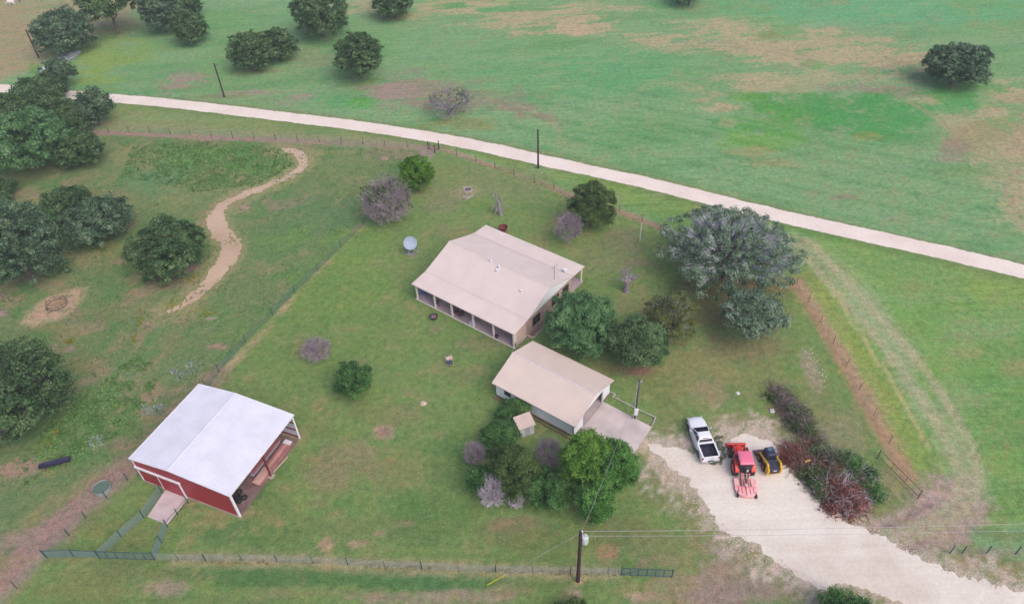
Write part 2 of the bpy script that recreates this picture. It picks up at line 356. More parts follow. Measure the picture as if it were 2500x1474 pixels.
# --- verge strips along the fences: reddish bare earth
strip([(215, 322), (520, 336), (800, 347), (1062, 362)], .8, (150, 122, 118), .9, .8)
strip([(235, 300), (520, 320), (760, 335), (1000, 352)], 1.4, (134, 134, 104), .6)
strip([(1075, 362), (1200, 405), (1310, 444), (1400, 480), (1515, 517), (1600, 551), (1668, 582)], .55, (158, 128, 112), .95, .7)
strip([(1945, 690), (2000, 780), (2060, 880), (2120, 990), (2160, 1062)], .95, (150, 126, 104), .95, .6)
strip([(2120, 990), (2180, 1100), (2245, 1210)], 1.0, (142, 122, 102), .75, .7)
strip([(1965, 690), (2022, 780), (2085, 880), (2150, 990), (2210, 1095)], .35, (158, 150, 116), .6, .7)
strip([(1990, 690), (2050, 790), (2120, 900), (2200, 1030)], .3, (160, 154, 112), .6, .7)
strip([(1980, 690), (2040, 790), (2110, 900), (2180, 1020), (2250, 1150)], 2.6, (132, 146, 76), .6, .8)
strip([(1935, 590), (2010, 630), (2100, 720), (2180, 830), (2250, 940), (2320, 1060), (2370, 1170), (2360, 1250)], 2.0, (150, 160, 124), .75, .8)
strip([(1700, 488), (1830, 530), (1935, 590)], 1.2, (128, 142, 104), .7)
strip([(2000, 600), (2140, 700), (2260, 830), (2340, 960), (2400, 1080)], 1.2, (120, 154, 92), .5)
for b in [(2350, 860, 50, 16, (140, 146, 98), .7), (2480, 900, 40, 20, (140, 138, 96), .7), (2230, 700, 50, 14, (128, 142, 86), .6), (2290, 960, 30, 10, (134, 140, 96), .5), (2220, 800, 40, 14, (120, 142, 82), .5), (2450, 700, 90, 40, (126, 150, 80), .6), (2420, 1020, 120, 120, (98, 142, 76), .6), (2300, 760, 120, 40, (108, 150, 76), .5), (2260, 920, 40, 30, (92, 146, 62), .6), (2450, 1200, 80, 60, (96, 138, 76), .5), (2010, 560, 120, 18, (84, 138, 68), .6, 12), (1750, 505, 130, 14, (90, 138, 66), .6, 14), (1500, 460, 120, 22, (112, 146, 66), .7, 14), (1640, 500, 90, 30, (112, 142, 76), .7, 14), (1250, 400, 80, 14, (122, 140, 74), .6, 18),
          (1830, 640, 170, 60, (104, 106, 74), .3)]:
    blob(*b)
strip([(-160, 208), (300, 236), (600, 262), (900, 300), (1200, 350), (1500, 414), (2000, 535), (2660, 685)], 1.0, (116, 122, 82), .6, .6)
strip([(-160, 226), (300, 252), (600, 286), (900, 323), (1200, 378), (1500, 446), (2000, 566), (2660, 722)], 1.0, (104, 124, 70), .6, .6)
# --- pasture
for b in [(620, 400, 120, 42, (84, 128, 66), .9), (480, 385, 120, 26, (90, 128, 68), .8), (360, 440, 70, 40, (92, 128, 88), .8), (330, 380, 80, 30, (128, 132, 88), .7), (560, 540, 30, 40, (92, 124, 80), .5), (790, 520, 120, 60, (92, 122, 84), .6), (700, 620, 110, 40, (90, 124, 76), .6), (850, 420, 90, 50, (116, 128, 84), .6), (480, 460, 100, 24, (118, 130, 86), .6), (430, 500, 60, 20, (120, 130, 84), .6), (390, 420, 60, 30, (96, 130, 96), .6),
          (215, 470, 50, 24, (128, 124, 92), .7), (60, 470, 40, 20, (136, 126, 100), .7), (90, 500, 30, 16, (124, 130, 76), .6), (260, 620, 50, 26, (122, 126, 76), .6), (330, 650, 60, 20, (96, 124, 72), .7), (300, 690, 60, 20, (92, 122, 76), .7), (335, 680, 28, 18, (138, 128, 94), .8, -30), (420, 690, 60, 20, (128, 114, 100), .7), (448, 655, 30, 10, (150, 118, 124), .9, -10), (335, 715, 16, 14, (150, 126, 112), .8), (290, 640, 20, 8, (150, 128, 108), .8),
          (597, 505, 20, 11, (160, 134, 126), 1), (937, 386, 14, 7, (156, 128, 122), 1), (800, 372, 60, 6, (128, 136, 92), .6), (1045, 372, 24, 14, (146, 128, 126), .9), (530, 845, 32, 8, (146, 120, 112), .9), (515, 776, 16, 6, (168, 140, 136), .9), (360, 795, 24, 16, (144, 122, 108), .9, -30), (280, 760, 60, 24, (124, 120, 84), .5), (140, 850, 40, 20, (128, 122, 92), .6), (172, 850, 12, 9, (150, 128, 120), .8), (200, 890, 50, 20, (130, 122, 88), .6), (130, 800, 50, 12, (132, 120, 84), .6), (340, 830, 14, 24, (146, 122, 104), .7), (365, 960, 16, 30, (152, 126, 104), .8, 30), (430, 800, 60, 20, (96, 128, 82), .6), (560, 800, 60, 40, (104, 128, 78), .5), (450, 900, 60, 34, (112, 124, 92), .5), (250, 1000, 80, 60, (82, 120, 62), .7), (300, 920, 70, 50, (98, 126, 86), .6), (160, 1100, 60, 24, (84, 118, 66), .7),
          (60, 1140, 60, 26, (150, 126, 114), .9, -15), (20, 860, 20, 10, (140, 116, 114), .6), (5, 765, 12, 10, (160, 128, 130), .9), (0, 720, 14, 16, (140, 112, 112), .7), (40, 1000, 90, 60, (92, 104, 66), .4), (300, 1090, 40, 20, (138, 120, 104), .7), (380, 1010, 40, 20, (132, 122, 90), .7), (20, 1230, 40, 30, (100, 122, 84), .7), (60, 1180, 60, 20, (118, 124, 92), .6), (150, 660, 40, 20, (112, 118, 76), .5)]:
    blob(*b)
strip([(880, 552), (830, 605), (770, 670), (700, 745), (640, 815), (560, 895)], .6, (162, 142, 114), .9, .7)
strip([(868, 545), (815, 600), (755, 662), (690, 735)], .6, (84, 122, 82), .6, .7)
strip([(530, 915), (460, 985), (385, 1065), (310, 1140)], 1.5, (142, 122, 104), .75, 1.0)
strip([(310, 1135), (250, 1180), (190, 1240), (130, 1290), (80, 1335), (20, 1410), (-40, 1470)], 2.0, (146, 120, 116), .9, .9)
strip([(100, 1300), (30, 1320), (-60, 1340)], 1.2, (144, 124, 116), .7, .9)
strip([(470, 770), (410, 850), (330, 940), (270, 1040), (230, 1090)], .6, (128, 120, 90), .5, 1.2)
W = spline(gpa(TRAIL), 2.0); d = seg_dist(gx, gy, W)
lay((150, 140, 104), sstep(3.4, 1.6, d + n_sml * 3) * .55)
# --- yard
for b in [(850, 720, 200, 140, (104, 132, 70), .8), (700, 830, 130, 80, (104, 130, 72), .6), (960, 800, 120, 60, (104, 128, 72), .6), (900, 620, 90, 60, (106, 134, 72), .7), (1000, 660, 60, 60, (108, 126, 80), .5), (1240, 440, 130, 40, (116, 128, 86), .7), (1142, 468, 34, 16, (164, 146, 120), .9), (1100, 475, 60, 18, (134, 126, 104), .6), (1080, 500, 40, 14, (128, 124, 100), .6), (1160, 500, 30, 16, (98, 132, 66), .5), (1090, 450, 120, 40, (114, 126, 84), .5),
          (1080, 560, 30, 20, (126, 120, 92), .5), (1005, 620, 14, 8, (140, 130, 108), .8), (980, 660, 6, 30, (124, 124, 92), .6), (1060, 800, 20, 12, (130, 122, 92), .7), (1180, 840, 60, 16, (122, 120, 88), .6), (1130, 920, 60, 26, (116, 120, 84), .5),
          (1480, 620, 120, 60, (114, 118, 84), .6), (1530, 580, 60, 30, (122, 118, 92), .5), (1560, 640, 40, 14, (128, 114, 96), .6), (1420, 690, 40, 30, (94, 120, 68), .5), (1480, 740, 60, 30, (98, 120, 68), .5), (1575, 750, 30, 30, (130, 116, 88), .6), (1720, 760, 120, 40, (116, 108, 76), .8), (1800, 700, 110, 18, (122, 102, 76), .8), (1700, 700, 90, 24, (108, 106, 70), .7), (1810, 850, 120, 40, (118, 110, 84), .7), (1880, 760, 40, 60, (112, 112, 76), .6), (1560, 905, 40, 14, (140, 108, 96), .95), (1500, 900, 60, 18, (116, 104, 80), .6), (1620, 940, 70, 50, (112, 118, 74), .6), (1720, 920, 100, 60, (128, 128, 86), .7), (1740, 960, 60, 30, (138, 128, 100), .6), (1850, 930, 90, 60, (122, 126, 82), .6), (1790, 960, 16, 30, (96, 122, 68), .6), (1930, 1000, 40, 90, (104, 122, 62), .6), (1990, 1000, 50, 100, (120, 122, 86), .6), (2060, 1060, 60, 80, (134, 126, 104), .6), (1980, 905, 20, 60, (150, 138, 120), .8, -20), (1960, 870, 16, 20, (150, 140, 124), .6), (1850, 1035, 80, 22, (158, 142, 130), .7), (1800, 1030, 50, 24, (134, 128, 104), .6), (1640, 1040, 50, 60, (108, 120, 74), .6), (1600, 1150, 40, 30, (116, 116, 84), .5), (1880, 1040, 40, 40, (112, 122, 68), .5),
          (936, 1053, 24, 20, (164, 138, 124), .95, 0, .5), (938, 1055, 13, 12, (140, 116, 106), .9, 0, .4), (1480, 1350, 30, 24, (152, 122, 100), .95, 0, .5), (1033, 985, 12, 8, (150, 136, 110), .6),
          (960, 1010, 100, 30, (126, 122, 88), .6), (840, 1120, 90, 50, (130, 122, 92), .6), (790, 1170, 60, 50, (132, 122, 94), .6), (980, 1150, 90, 50, (124, 122, 86), .5), (900, 1290, 160, 30, (106, 118, 76), .5), (820, 1230, 60, 20, (90, 126, 64), .6), (660, 1260, 80, 60, (102, 116, 70), .5), (560, 1300, 130, 30, (84, 116, 68), .8), (1060, 1260, 90, 50, (90, 118, 68), .7), (1000, 1220, 30, 30, (86, 120, 66), .6), (900, 1000, 60, 30, (104, 124, 70), .5), (780, 1040, 50, 40, (114, 122, 76), .5), (1080, 1120, 60, 60, (92, 122, 68), .6), (1120, 1060, 40, 30, (92, 122, 70), .6), (630, 1200, 14, 50, (78, 108, 66), .8, 40), (680, 1150, 14, 30, (84, 112, 66), .6, 40), (600, 1250, 30, 14, (140, 128, 100), .7), (680, 1275, 14, 10, (158, 140, 112), .7), (880, 1100, 70, 14, (136, 126, 96), .6), (800, 1328, 18, 16, (162, 138, 114), .95), (880, 1326, 34, 9, (158, 134, 114), .9), (925, 1300, 14, 8, (150, 130, 112), .8), (985, 1275, 14, 6, (146, 128, 110), .7), (740, 1060, 20, 20, (138, 128, 92), .6), (1240, 1310, 100, 30, (116, 118, 80), .6), (1260, 1280, 60, 20, (130, 114, 96), .6), (1350, 1330, 130, 40, (104, 118, 72), .6), (1500, 1290, 120, 40, (104, 112, 74), .7), (1620, 1330, 90, 40, (118, 122, 84), .6), (1680, 1250, 40, 40, (86, 116, 70), .7), (1720, 1190, 20, 30, (110, 120, 88), .6), (1700, 1210, 70, 24, (110, 118, 84), .5), (1600, 1200, 60, 50, (118, 120, 78), .5),
          (260, 1270, 60, 30, (106, 120, 70), .6), (330, 1300, 40, 30, (116, 122, 76), .6), (210, 1300, 40, 14, (120, 126, 76), .6), (410, 1230, 60, 20, (124, 122, 88), .6), (320, 1330, 60, 10, (104, 116, 72), .6), (480, 1220, 50, 10, (140, 126, 96), .7), (530, 1250, 50, 9, (146, 130, 104), .7)]:
    blob(*b)
# --- below the front fence
for b in [(800, 1408, 560, 26, (76, 112, 66), .9, 1.5), (1080, 1408, 150, 22, (74, 114, 72), .8), (1380, 1420, 200, 20, (96, 120, 70), .7), (300, 1400, 200, 18, (118, 120, 80), .6), (200, 1440, 140, 24, (116, 122, 76), .7), (400, 1430, 60, 20, (146, 130, 116), .8), (780, 1445, 160, 10, (126, 124, 90), .6), (1000, 1460, 180, 16, (142, 130, 112), .8), (1250, 1440, 60, 14, (134, 124, 98), .6), (1180, 1455, 90, 14, (146, 130, 114), .7), (1400, 1450, 30, 20, (158, 134, 126), .8), (1411, 1418, 20, 9, (176, 150, 120), .9), (1570, 1455, 60, 14, (168, 144, 132), .8), (1540, 1440, 90, 14, (124, 122, 84), .5), (1680, 1430, 120, 50, (142, 128, 104), .8), (1780, 1400, 120, 60, (146, 128, 116), .85), (1850, 1440, 150, 40, (140, 124, 116), .85), (1740, 1330, 60, 30, (140, 128, 112), .7), (1800, 1345, 90, 20, (160, 144, 134), .6), (1830, 1400, 30, 14, (96, 118, 84), .6), (1950, 1440, 50, 20, (150, 134, 124), .8), (1640, 1370, 60, 20, (134, 126, 98), .7), (600, 1465, 200, 8, (104, 118, 78), .6), (250, 1470, 160, 8, (100, 118, 70), .6)]:
    blob(*b)
strip([(430, 1364), (700, 1370), (900, 1378), (1200, 1391), (1500, 1400)], .7, (150, 142, 110), .85, .7)
strip([(120, 1362), (380, 1366)], .4, (116, 116, 84), .5)
# --- tracked mud by the gate, right
strip([(2140, 1345), (2210, 1310), (2280, 1265), (2330, 1225)], 2.6, (156, 136, 130), .95, .7)
strip([(2330, 1225), (2345, 1260), (2320, 1300)], 1.6, (152, 134, 128), .9, .7)
strip([(2080, 1300), (2150, 1285), (2230, 1250), (2300, 1215)], 1.0, (156, 140, 132), .8, .8)
for k, (a, b, c) in enumerate([((2150, 1312), (2230, 1285), (2300, 1235)), ((2160, 1335), (2245, 1300), (2320, 1245)), ((2190, 1350), (2270, 1315), (2335, 1262)), ((2130, 1298), (2200, 1275), (2270, 1232))]):
    strip([a, b, c], .28, (124, 106, 106), .85, .8)
for b in [(2180, 1230, 60, 34, (112, 126, 78), .7), (2250, 1240, 40, 14, (120, 122, 86), .5), (2160, 1180, 40, 30, (138, 128, 98), .7), (2420, 1350, 120, 20, (136, 118, 104), .7), (2380, 1375, 60, 16, (134, 104, 84), .8), (2460, 1380, 70, 24, (110, 112, 66), .8), (2320, 1390, 40, 10, (112, 114, 68), .7), (2450, 1310, 80, 20, (112, 124, 76), .7), (2400, 1290, 60, 12, (98, 128, 74), .7), (2290, 1330, 30, 10, (140, 124, 108), .7), (2480, 1420, 60, 14, (104, 116, 64), .6)]:
    blob(*b)
# gravel thinning out round the turning lot
W = gpa(DRIVE); dd = seg_dist(gx, gy, np.vstack([W, W[:1]])); ins = inside(gx, gy, W)
sd = np.where(ins, -dd, dd)
lay((196, 180, 172), sstep(3.4, -.3, sd + n_sml * 6 + n_mid * 3 + n_fin * 3.5) * .92)
lay((150, 138, 112), sstep(4.5, 1.0, sd + n_mid * 5) * .35)
strip([(2150, 1340), (2215, 1308), (2285, 1265), (2340, 1222)], 2.3, (160, 142, 136), .9, .8)
strip([(2360, 1180), (2385, 1225), (2350, 1275), (2290, 1320)], 1.2, (156, 142, 128), .75, .8)
for (a, b, c) in (((2150, 1312), (2230, 1285), (2300, 1235)), ((2160, 1335), (2245, 1300), (2320, 1245)), ((2190, 1350), (2270, 1315), (2335, 1262)), ((2120, 1296), (2200, 1275), (2270, 1232))):
    strip([a, b, c], .22, (122, 104, 104), .8, .9)
W = gpa(HAYPATCH); dd = seg_dist(gx, gy, np.vstack([W, W[:1]])); ins = inside(gx, gy, W); sd = np.where(ins, -dd, dd)
lay((176, 154, 126), sstep(.8, -.8, sd + n_sml * 2.2)); lay((158, 132, 122), sstep(.3, -1.2, sd + n_sml * 2.0 + 1.2 * sstep(95, 105, gy)) * .5)
strip([(1945, 690), (2000, 780), (2060, 880), (2120, 990), (2170, 1080), (2215, 1160)], .8, (156, 128, 106), .95, .8)
strip([(1955, 690), (2010, 780), (2072, 880), (2132, 990), (2180, 1080)], .5, (162, 140, 112), .7, .9)
for off in (0, 52):
    strip([(1945 + off * .6, 600 - off * .2), (2020 + off, 690), (2110 + off, 790), (2200 + off * 1.1, 900), (2275 + off * 1.1, 1010), (2330 + off, 1110), (2352 + off * .7, 1180), (2320 + off * .6, 1235 + off * .3), (2240 + off * .3, 1285 + off * .4), (2150, 1305 + off * .5)], .55, (160, 158, 128), .75, .8)
strip([(2020, 690), (2085, 790), (2150, 890), (2215, 990), (2262, 1090)], .25, (170, 164, 122), .7, .8)
strip([(1990, 690), (2050, 780), (2115, 880), (2178, 990), (2225, 1080)], .3, (120, 140, 66), .6, .8)
mow = np.clip(1 - Zpast - Zyard, 0, 1) * (.35 + .65 * np.clip(sstep(-.1, .15, fbm(gx, gy, 40, 3, 71)), 0, 1))
mow[:] = np.maximum(mow * .8, 0); col *= 1.11
lay((150, 138, 104), sstep(.22, .34, n_sml + .5 * n_mid + .5 * n_fin) * .35)
lay((72, 112, 66), sstep(.2, .34, -n_sml + .5 * n_fin) * .25)
far = sstep(190, 420, np.abs(gx) + 0 * gy)
nx, ny = len(xs), len(ys)
I = np.arange(NV).reshape(ny, nx)
F = np.stack([I[:-1, :-1], I[:-1, 1:], I[1:, 1:], I[1:, :-1]], -1).reshape(-1, 4)
gm, nt, b = new_mat('turf')
N = nt.nodes.new; Lk = nt.links.new
at = N('ShaderNodeAttribute'); at.attribute_name = 'turf'; am = N('ShaderNodeAttribute'); am.attribute_name = 'mown'
tc = N('ShaderNodeTexCoord')
def noise(scale, detail=4, vec=None, r=.55):
    n = N('ShaderNodeTexNoise'); n.inputs['Scale'].default_value = scale; n.inputs['Detail'].default_value = detail; n.inputs['Roughness'].default_value = r
    Lk(vec or tc.outputs['Object'], n.inputs['Vector']); return n.outputs['Fac']
def rng_(v, a, b_, c, d):
    n = N('ShaderNodeMapRange'); n.inputs[1].default_value = a; n.inputs[2].default_value = b_; n.inputs[3].default_value = c; n.inputs[4].default_value = d
    Lk(v, n.inputs[0]); return n.outputs[0]
def mixc(f, a, b_, mode='MIX'):
    n = N('ShaderNodeMix'); n.data_type = 'RGBA'; n.blend_type = mode
    if isinstance(f, float): n.inputs['Factor'].default_value = f
    else: Lk(f, n.inputs['Factor'])
    for k, s in ((6, a), (7, b_)):
        if isinstance(s, tuple): n.inputs[k].default_value = (*s, 1)
        else: Lk(s, n.inputs[k])
    return n.outputs[2]
def mul(a, b_):
    n = N('ShaderNodeMath'); n.operation = 'MULTIPLY'
    for k, s in ((0, a), (1, b_)):
        if isinstance(s, float): n.inputs[k].default_value = s
        else: Lk(s, n.inputs[k])
    return n.outputs[0]
def vmul(a, s):
    n = N('ShaderNodeVectorMath'); n.operation = 'SCALE'; Lk(a, n.inputs[0]); Lk(s, n.inputs['Scale']); return n.outputs[0]
c0 = at.outputs['Color']
# tufts of drier and greener grass
c1 = mixc(rng_(noise(0.55, 6, None, .7), .47, .66, 0, .8), c0, mixc(1.0, c0, (1.24, 1.03, 1.04), 'MULTIPLY'))
c2 = mixc(rng_(noise(0.85, 6, None, .75), .48, .68, 0, .85), c1, mixc(1.0, c1, (.68, .90, .72), 'MULTIPLY'))
c2 = mixc(rng_(noise(.23, 6, None, .7), .50, .68, 0, .5), c2, mixc(1.0, c2, (1.22, 1.10, .92), 'MULTIPLY'))
s1 = rng_(noise(1.5, 6, None, .8), .28, .72, .66, 1.42)
s2 = rng_(noise(5.5, 5, None, .85), .30, .70, .56, 1.50)
# mowing lines, running with the road
mp = N('ShaderNodeMapping'); mp.inputs['Rotation'].default_value = (0, 0, rad(20)); mp.inputs['Scale'].default_value = (.06, 1.0, 1.0)
Lk(tc.outputs['Object'], mp.inputs['Vector'])
ln = rng_(noise(1.6, 5, mp.outputs[0], .75), .32, .68, -.20, .20)
nn = N('ShaderNodeMath'); nn.operation = 'MULTIPLY_ADD'; nn.inputs[2].default_value = 1.0; Lk(ln, nn.inputs[0]); Lk(am.outputs['Fac'], nn.inputs[1])
shade = mul(mul(s1, s2), nn.outputs[0])
c3 = vmul(c2, shade)
Lk(c3, b.inputs['Base Color']); b.inputs['Roughness'].default_value = .95; b.inputs['Specular IOR Level'].default_value = .15
bp = N('ShaderNodeBump'); bp.inputs['Strength'].default_value = .9; bp.inputs['Distance'].default_value = .16
Lk(noise(4.5, 5, None, .75), bp.inputs['Height']); Lk(bp.outputs['Normal'], b.inputs['Normal'])
ground = structure(mesh_np('ground', np.stack([gx, gy, np.zeros(NV)], 1), F, gm))
ca = ground.data.attributes.new('turf', 'FLOAT_COLOR', 'POINT'); ca.data.foreach_set('color', np.concatenate([col, np.ones((NV, 1))], 1).astype(np.float32).ravel())
ma = ground.data.attributes.new('mown', 'FLOAT', 'POINT'); ma.data.foreach_set('value', mow.astype(np.float32))

def gravel_mat(name, base, dirt, fleck, k=.5, ruts=None):
    m, nt, b = new_mat(name); L = nt.links.new
    tc = nt.nodes.new('ShaderNodeTexCoord')
    def nz(s, d, r=.6):
        n = nt.nodes.new('ShaderNodeTexNoise'); n.inputs['Scale'].default_value = s; n.inputs['Detail'].default_value = d; n.inputs['Roughness'].default_value = r
        L(tc.outputs['Object'], n.inputs['Vector']); return n.outputs['Fac']
    def ramp(f, p0, p1, a, c):
        r = nt.nodes.new('ShaderNodeValToRGB'); r.color_ramp.elements[0].position = p0; r.color_ramp.elements[1].position = p1
        r.color_ramp.elements[0].color = (*a, 1); r.color_ramp.elements[1].color = (*c, 1); L(f, r.inputs['Fac']); return r.outputs['Color']
    c = ramp(nz(.16, 5), .42, .66, C(*base), C(*dirt))
    mx = nt.nodes.new('ShaderNodeMix'); mx.data_type = 'RGBA'; mx.blend_type = 'MULTIPLY'; mx.inputs['Factor'].default_value = 1.0
    L(c, mx.inputs[6]); L(ramp(nz(3.2, 6, .75), .28, .6, (k, k * .97, k * .97), (1, 1, 1)), mx.inputs[7])
    mz = nt.nodes.new('ShaderNodeMix'); mz.data_type = 'RGBA'; L(ramp(nz(1.3, 5, .8), .64, .74, (0, 0, 0), (.5, .5, .5)), mz.inputs['Factor'])
    L(mx.outputs[2], mz.inputs[6]); mz.inputs[7].default_value = (*C(*fleck), 1)
    out = mz.outputs[2]
    if ruts is not None:
        mp = nt.nodes.new('ShaderNodeMapping'); mp.inputs['Rotation'].default_value = (0, 0, rad(ruts)); mp.inputs['Scale'].default_value = (.05, .8, 1); L(tc.outputs['Object'], mp.inputs['Vector'])
        n = nt.nodes.new('ShaderNodeTexNoise'); n.inputs['Scale'].default_value = 1.0; n.inputs['Detail'].default_value = 4; n.inputs['Roughness'].default_value = .65; L(mp.outputs[0], n.inputs['Vector'])
        mr = nt.nodes.new('ShaderNodeMix'); mr.data_type = 'RGBA'; mr.blend_type = 'MULTIPLY'; mr.inputs['Factor'].default_value = 1.0
        L(out, mr.inputs[6]); L(ramp(n.outputs['Fac'], .34, .6, (.93, .91, .89), (1, 1, 1)), mr.inputs[7]); out = mr.outputs[2]
    L(out, b.inputs['Base Color']); b.inputs['Roughness'].default_value = .95; b.inputs['Specular IOR Level'].default_value = .1
    bp = nt.nodes.new('ShaderNodeBump'); bp.inputs['Strength'].default_value = .5; bp.inputs['Distance'].default_value = .06
    L(nz(5, 5, .7), bp.inputs['Height']); L(bp.outputs['Normal'], b.inputs['Normal'])
    return m
M_ROAD = gravel_mat('white_caliche', (238, 227, 219), (228, 213, 204), (200, 184, 172), .85)
M_LOT = gravel_mat('lot_gravel', (234, 228, 219), (220, 209, 199), (190, 170, 158), .84, 30)
M_SPILL = gravel_mat('spilt_gravel', (214, 202, 194), (198, 182, 172), (180, 162, 148), .84)
M_TRAIL = gravel_mat('trail_dirt', (204, 180, 158), (190, 164, 142), (122, 112, 84), .75)
def ribbon(name, P, hw, m, z, amp, seed, step=.4):
    W = spline(gpa(P), step)[:, :2]; T = np.gradient(W, axis=0); T /= np.linalg.norm(T, axis=1)[:, None]; Nn = np.stack([-T[:, 1], T[:, 0]], 1)
    if np.ndim(hw):
        tt = np.cumsum(np.r_[0, np.linalg.norm(np.diff(gpa(P)[:, :2], axis=0), axis=1)]); t2 = np.cumsum(np.r_[0, np.linalg.norm(np.diff(W, axis=0), axis=1)])
        hw = np.interp(t2 / t2[-1], tt / tt[-1], hw)
    else: hw = np.full(len(W), hw)
    k = 5; V = []
    jj = lambda q: (fbm(W[:, 0], W[:, 1], 2.2, 5, q) + .7 * fbm(W[:, 0], W[:, 1], .6, 3, q + 5)) * amp; jl = jj(seed); jr = jj(seed + 9)
    for i in range(k):
        s = -1 + 2 * i / (k - 1); off = s * (hw + (jl if s < 0 else jr) * abs(s) ** 2)
        V.append(np.concatenate([W + Nn * off[:, None], np.full((len(W), 1), z)], 1))
    V = np.stack(V, 1).reshape(-1, 3); I = np.arange(len(W) * k).reshape(len(W), k)
    F = np.stack([I[:-1, :-1], I[1:, :-1], I[1:, 1:], I[:-1, 1:]], -1).reshape(-1, 4)
    return structure(mesh_np(name, V, F[:, ::-1], m))
def patch(name, P, m, z, amp, seed, step=.12):
    W = gpa(P); W = spline(list(W) + [W[0]], step)[:-1]
    T = np.roll(W, -1, 0) - np.roll(W, 1, 0); T /= np.linalg.norm(T, axis=1)[:, None] + 1e-9
    j = (fbm(W[:, 0], W[:, 1], 3.0, 5, seed) + .6 * fbm(W[:, 0], W[:, 1], .7, 3, seed + 5)) * amp
    V = [(W[i, 0] - T[i, 1] * j[i], W[i, 1] + T[i, 0] * j[i], z) for i in range(len(W))]
    bm = bmesh.new(); f = bm.faces.new([bm.verts.new(v) for v in V]); bmesh.ops.triangulate(bm, faces=[f])
    bmesh.ops.recalc_face_normals(bm, faces=bm.faces)
    me = bpy.data.meshes.new(name); bm.to_mesh(me); bm.free(); me.materials.append(m)
    if me.polygons[0].normal.z < 0: me.flip_normals()
    return structure(link(bpy.data.objects.new(name, me)))
ribbon('road', ROAD, 1.68, M_ROAD, .012, .4, 61, .2)
ribbon('path', TRAIL, np.array(TRAILW) * .64, M_TRAIL, .012, 1.3, 71, .12)
patch('driveway', DRIVE, M_LOT, .012, 2.0, 81)

# loose gravel thrown out over the grass along the edges
def spill(name, W, closed, n, reach, rr, m, seed):
    rng = np.random.RandomState(seed)
    if closed: W = np.vstack([W, W[:1]])
    L_ = np.r_[0, np.cumsum(np.linalg.norm(np.diff(W[:, :2], axis=0), axis=1))]; s = rng.uniform(0, L_[-1], n)
    X = np.interp(s, L_, W[:, 0]) + rng.normal(0, reach, n); Y = np.interp(s, L_, W[:, 1]) + rng.normal(0, reach, n)
    k = fbm(X, Y, 2.4, 3, 88) > -.08; X, Y = X[k], Y[k]; n = len(X)
    a = np.linspace(0, 2 * np.pi, 7)[:-1]; r = rng.uniform(*rr, n)[:, None] * rng.uniform(.5, 1.25, (n, 6)); st = rng.uniform(.5, 1, (n, 1))
    V = np.stack([X[:, None] + np.cos(a) * r, Y[:, None] + np.sin(a) * r * st, np.repeat(rng.uniform(.004, .010, n)[:, None], 6, 1)], -1).reshape(-1, 3)
    o = mesh_np(name, V, np.arange(n * 6).reshape(n, 6), m); o['kind'] = 'stuff'
spill('gravel', gpa(DRIVE), True, 9000, .9, (.02, .085), M_SPILL, 1)
spill('gravel', spline(gpa(TRAIL), 2.0), False, 2600, 1.1, (.02, .09), M_TRAIL, 2)

# ================================================================ BUILDINGS
M_ROOF = sheet_metal('tan_roof_sheet', (223, 207, 202), 'X',   .32, .5, .035, .35)
M_ROOFG = sheet_metal('pink_tan_roof_sheet', (221, 203, 193), 'X',   .32, .5, .035, .35)
M_FLASH = mat('roof_flashing', (216, 201, 196), .5, .05)
M_WHITE = mat('white_trim', (228, 230, 242), .5, .05)
M_STONE = None
def brick_mat(name, c1, c2, mort, sx, bump=.3):
    if name in MATS: return MATS[name]
    m, nt, b = new_mat(name)
    tc = nt.nodes.new('ShaderNodeTexCoord'); sp = nt.nodes.new('ShaderNodeSeparateXYZ'); nt.links.new(tc.outputs['Object'], sp.inputs[0])
    ad = nt.nodes.new('ShaderNodeMath'); ad.operation = 'ADD'; nt.links.new(sp.outputs[0], ad.inputs[0]); nt.links.new(sp.outputs[1], ad.inputs[1])
    cb = nt.nodes.new('ShaderNodeCombineXYZ'); nt.links.new(ad.outputs[0], cb.inputs[0]); nt.links.new(sp.outputs[2], cb.inputs[1])
    br = nt.nodes.new('ShaderNodeTexBrick'); br.inputs['Scale'].default_value = sx
    br.inputs['Color1'].default_value = (*C(*c1), 1); br.inputs['Color2'].default_value = (*C(*c2), 1); br.inputs['Mortar'].default_value = (*C(*mort), 1)
    br.inputs['Mortar Size'].default_value = .018
    nt.links.new(cb.outputs[0], br.inputs['Vector']); nt.links.new(br.outputs['Color'], b.inputs['Base Color']); b.inputs['Roughness'].default_value = .9
    MATS[name] = m; return m
M_STONE = brick_mat('tan_stone', (186, 160, 150), (160, 132, 124), (200, 186, 178), 1.6)
M_POST = mat('cream_post_paint', (238, 226, 220), .6, .05)
M_SLAB = mat('porch_concrete', (170, 152, 160), .85, .12, .8)
M_CONC = mat('drive_concrete', (198, 186, 186), .9, .12, .5, bump=.2, bscale=6)
M_SIDING = sheet_metal('pale_blue_siding', (240, 246, 252), 'Z', .2, .6, .02, .04)
M_DARK = mat('dark_void', (40, 36, 44), .8, .2)
M_GLASS = glass('window_glass')

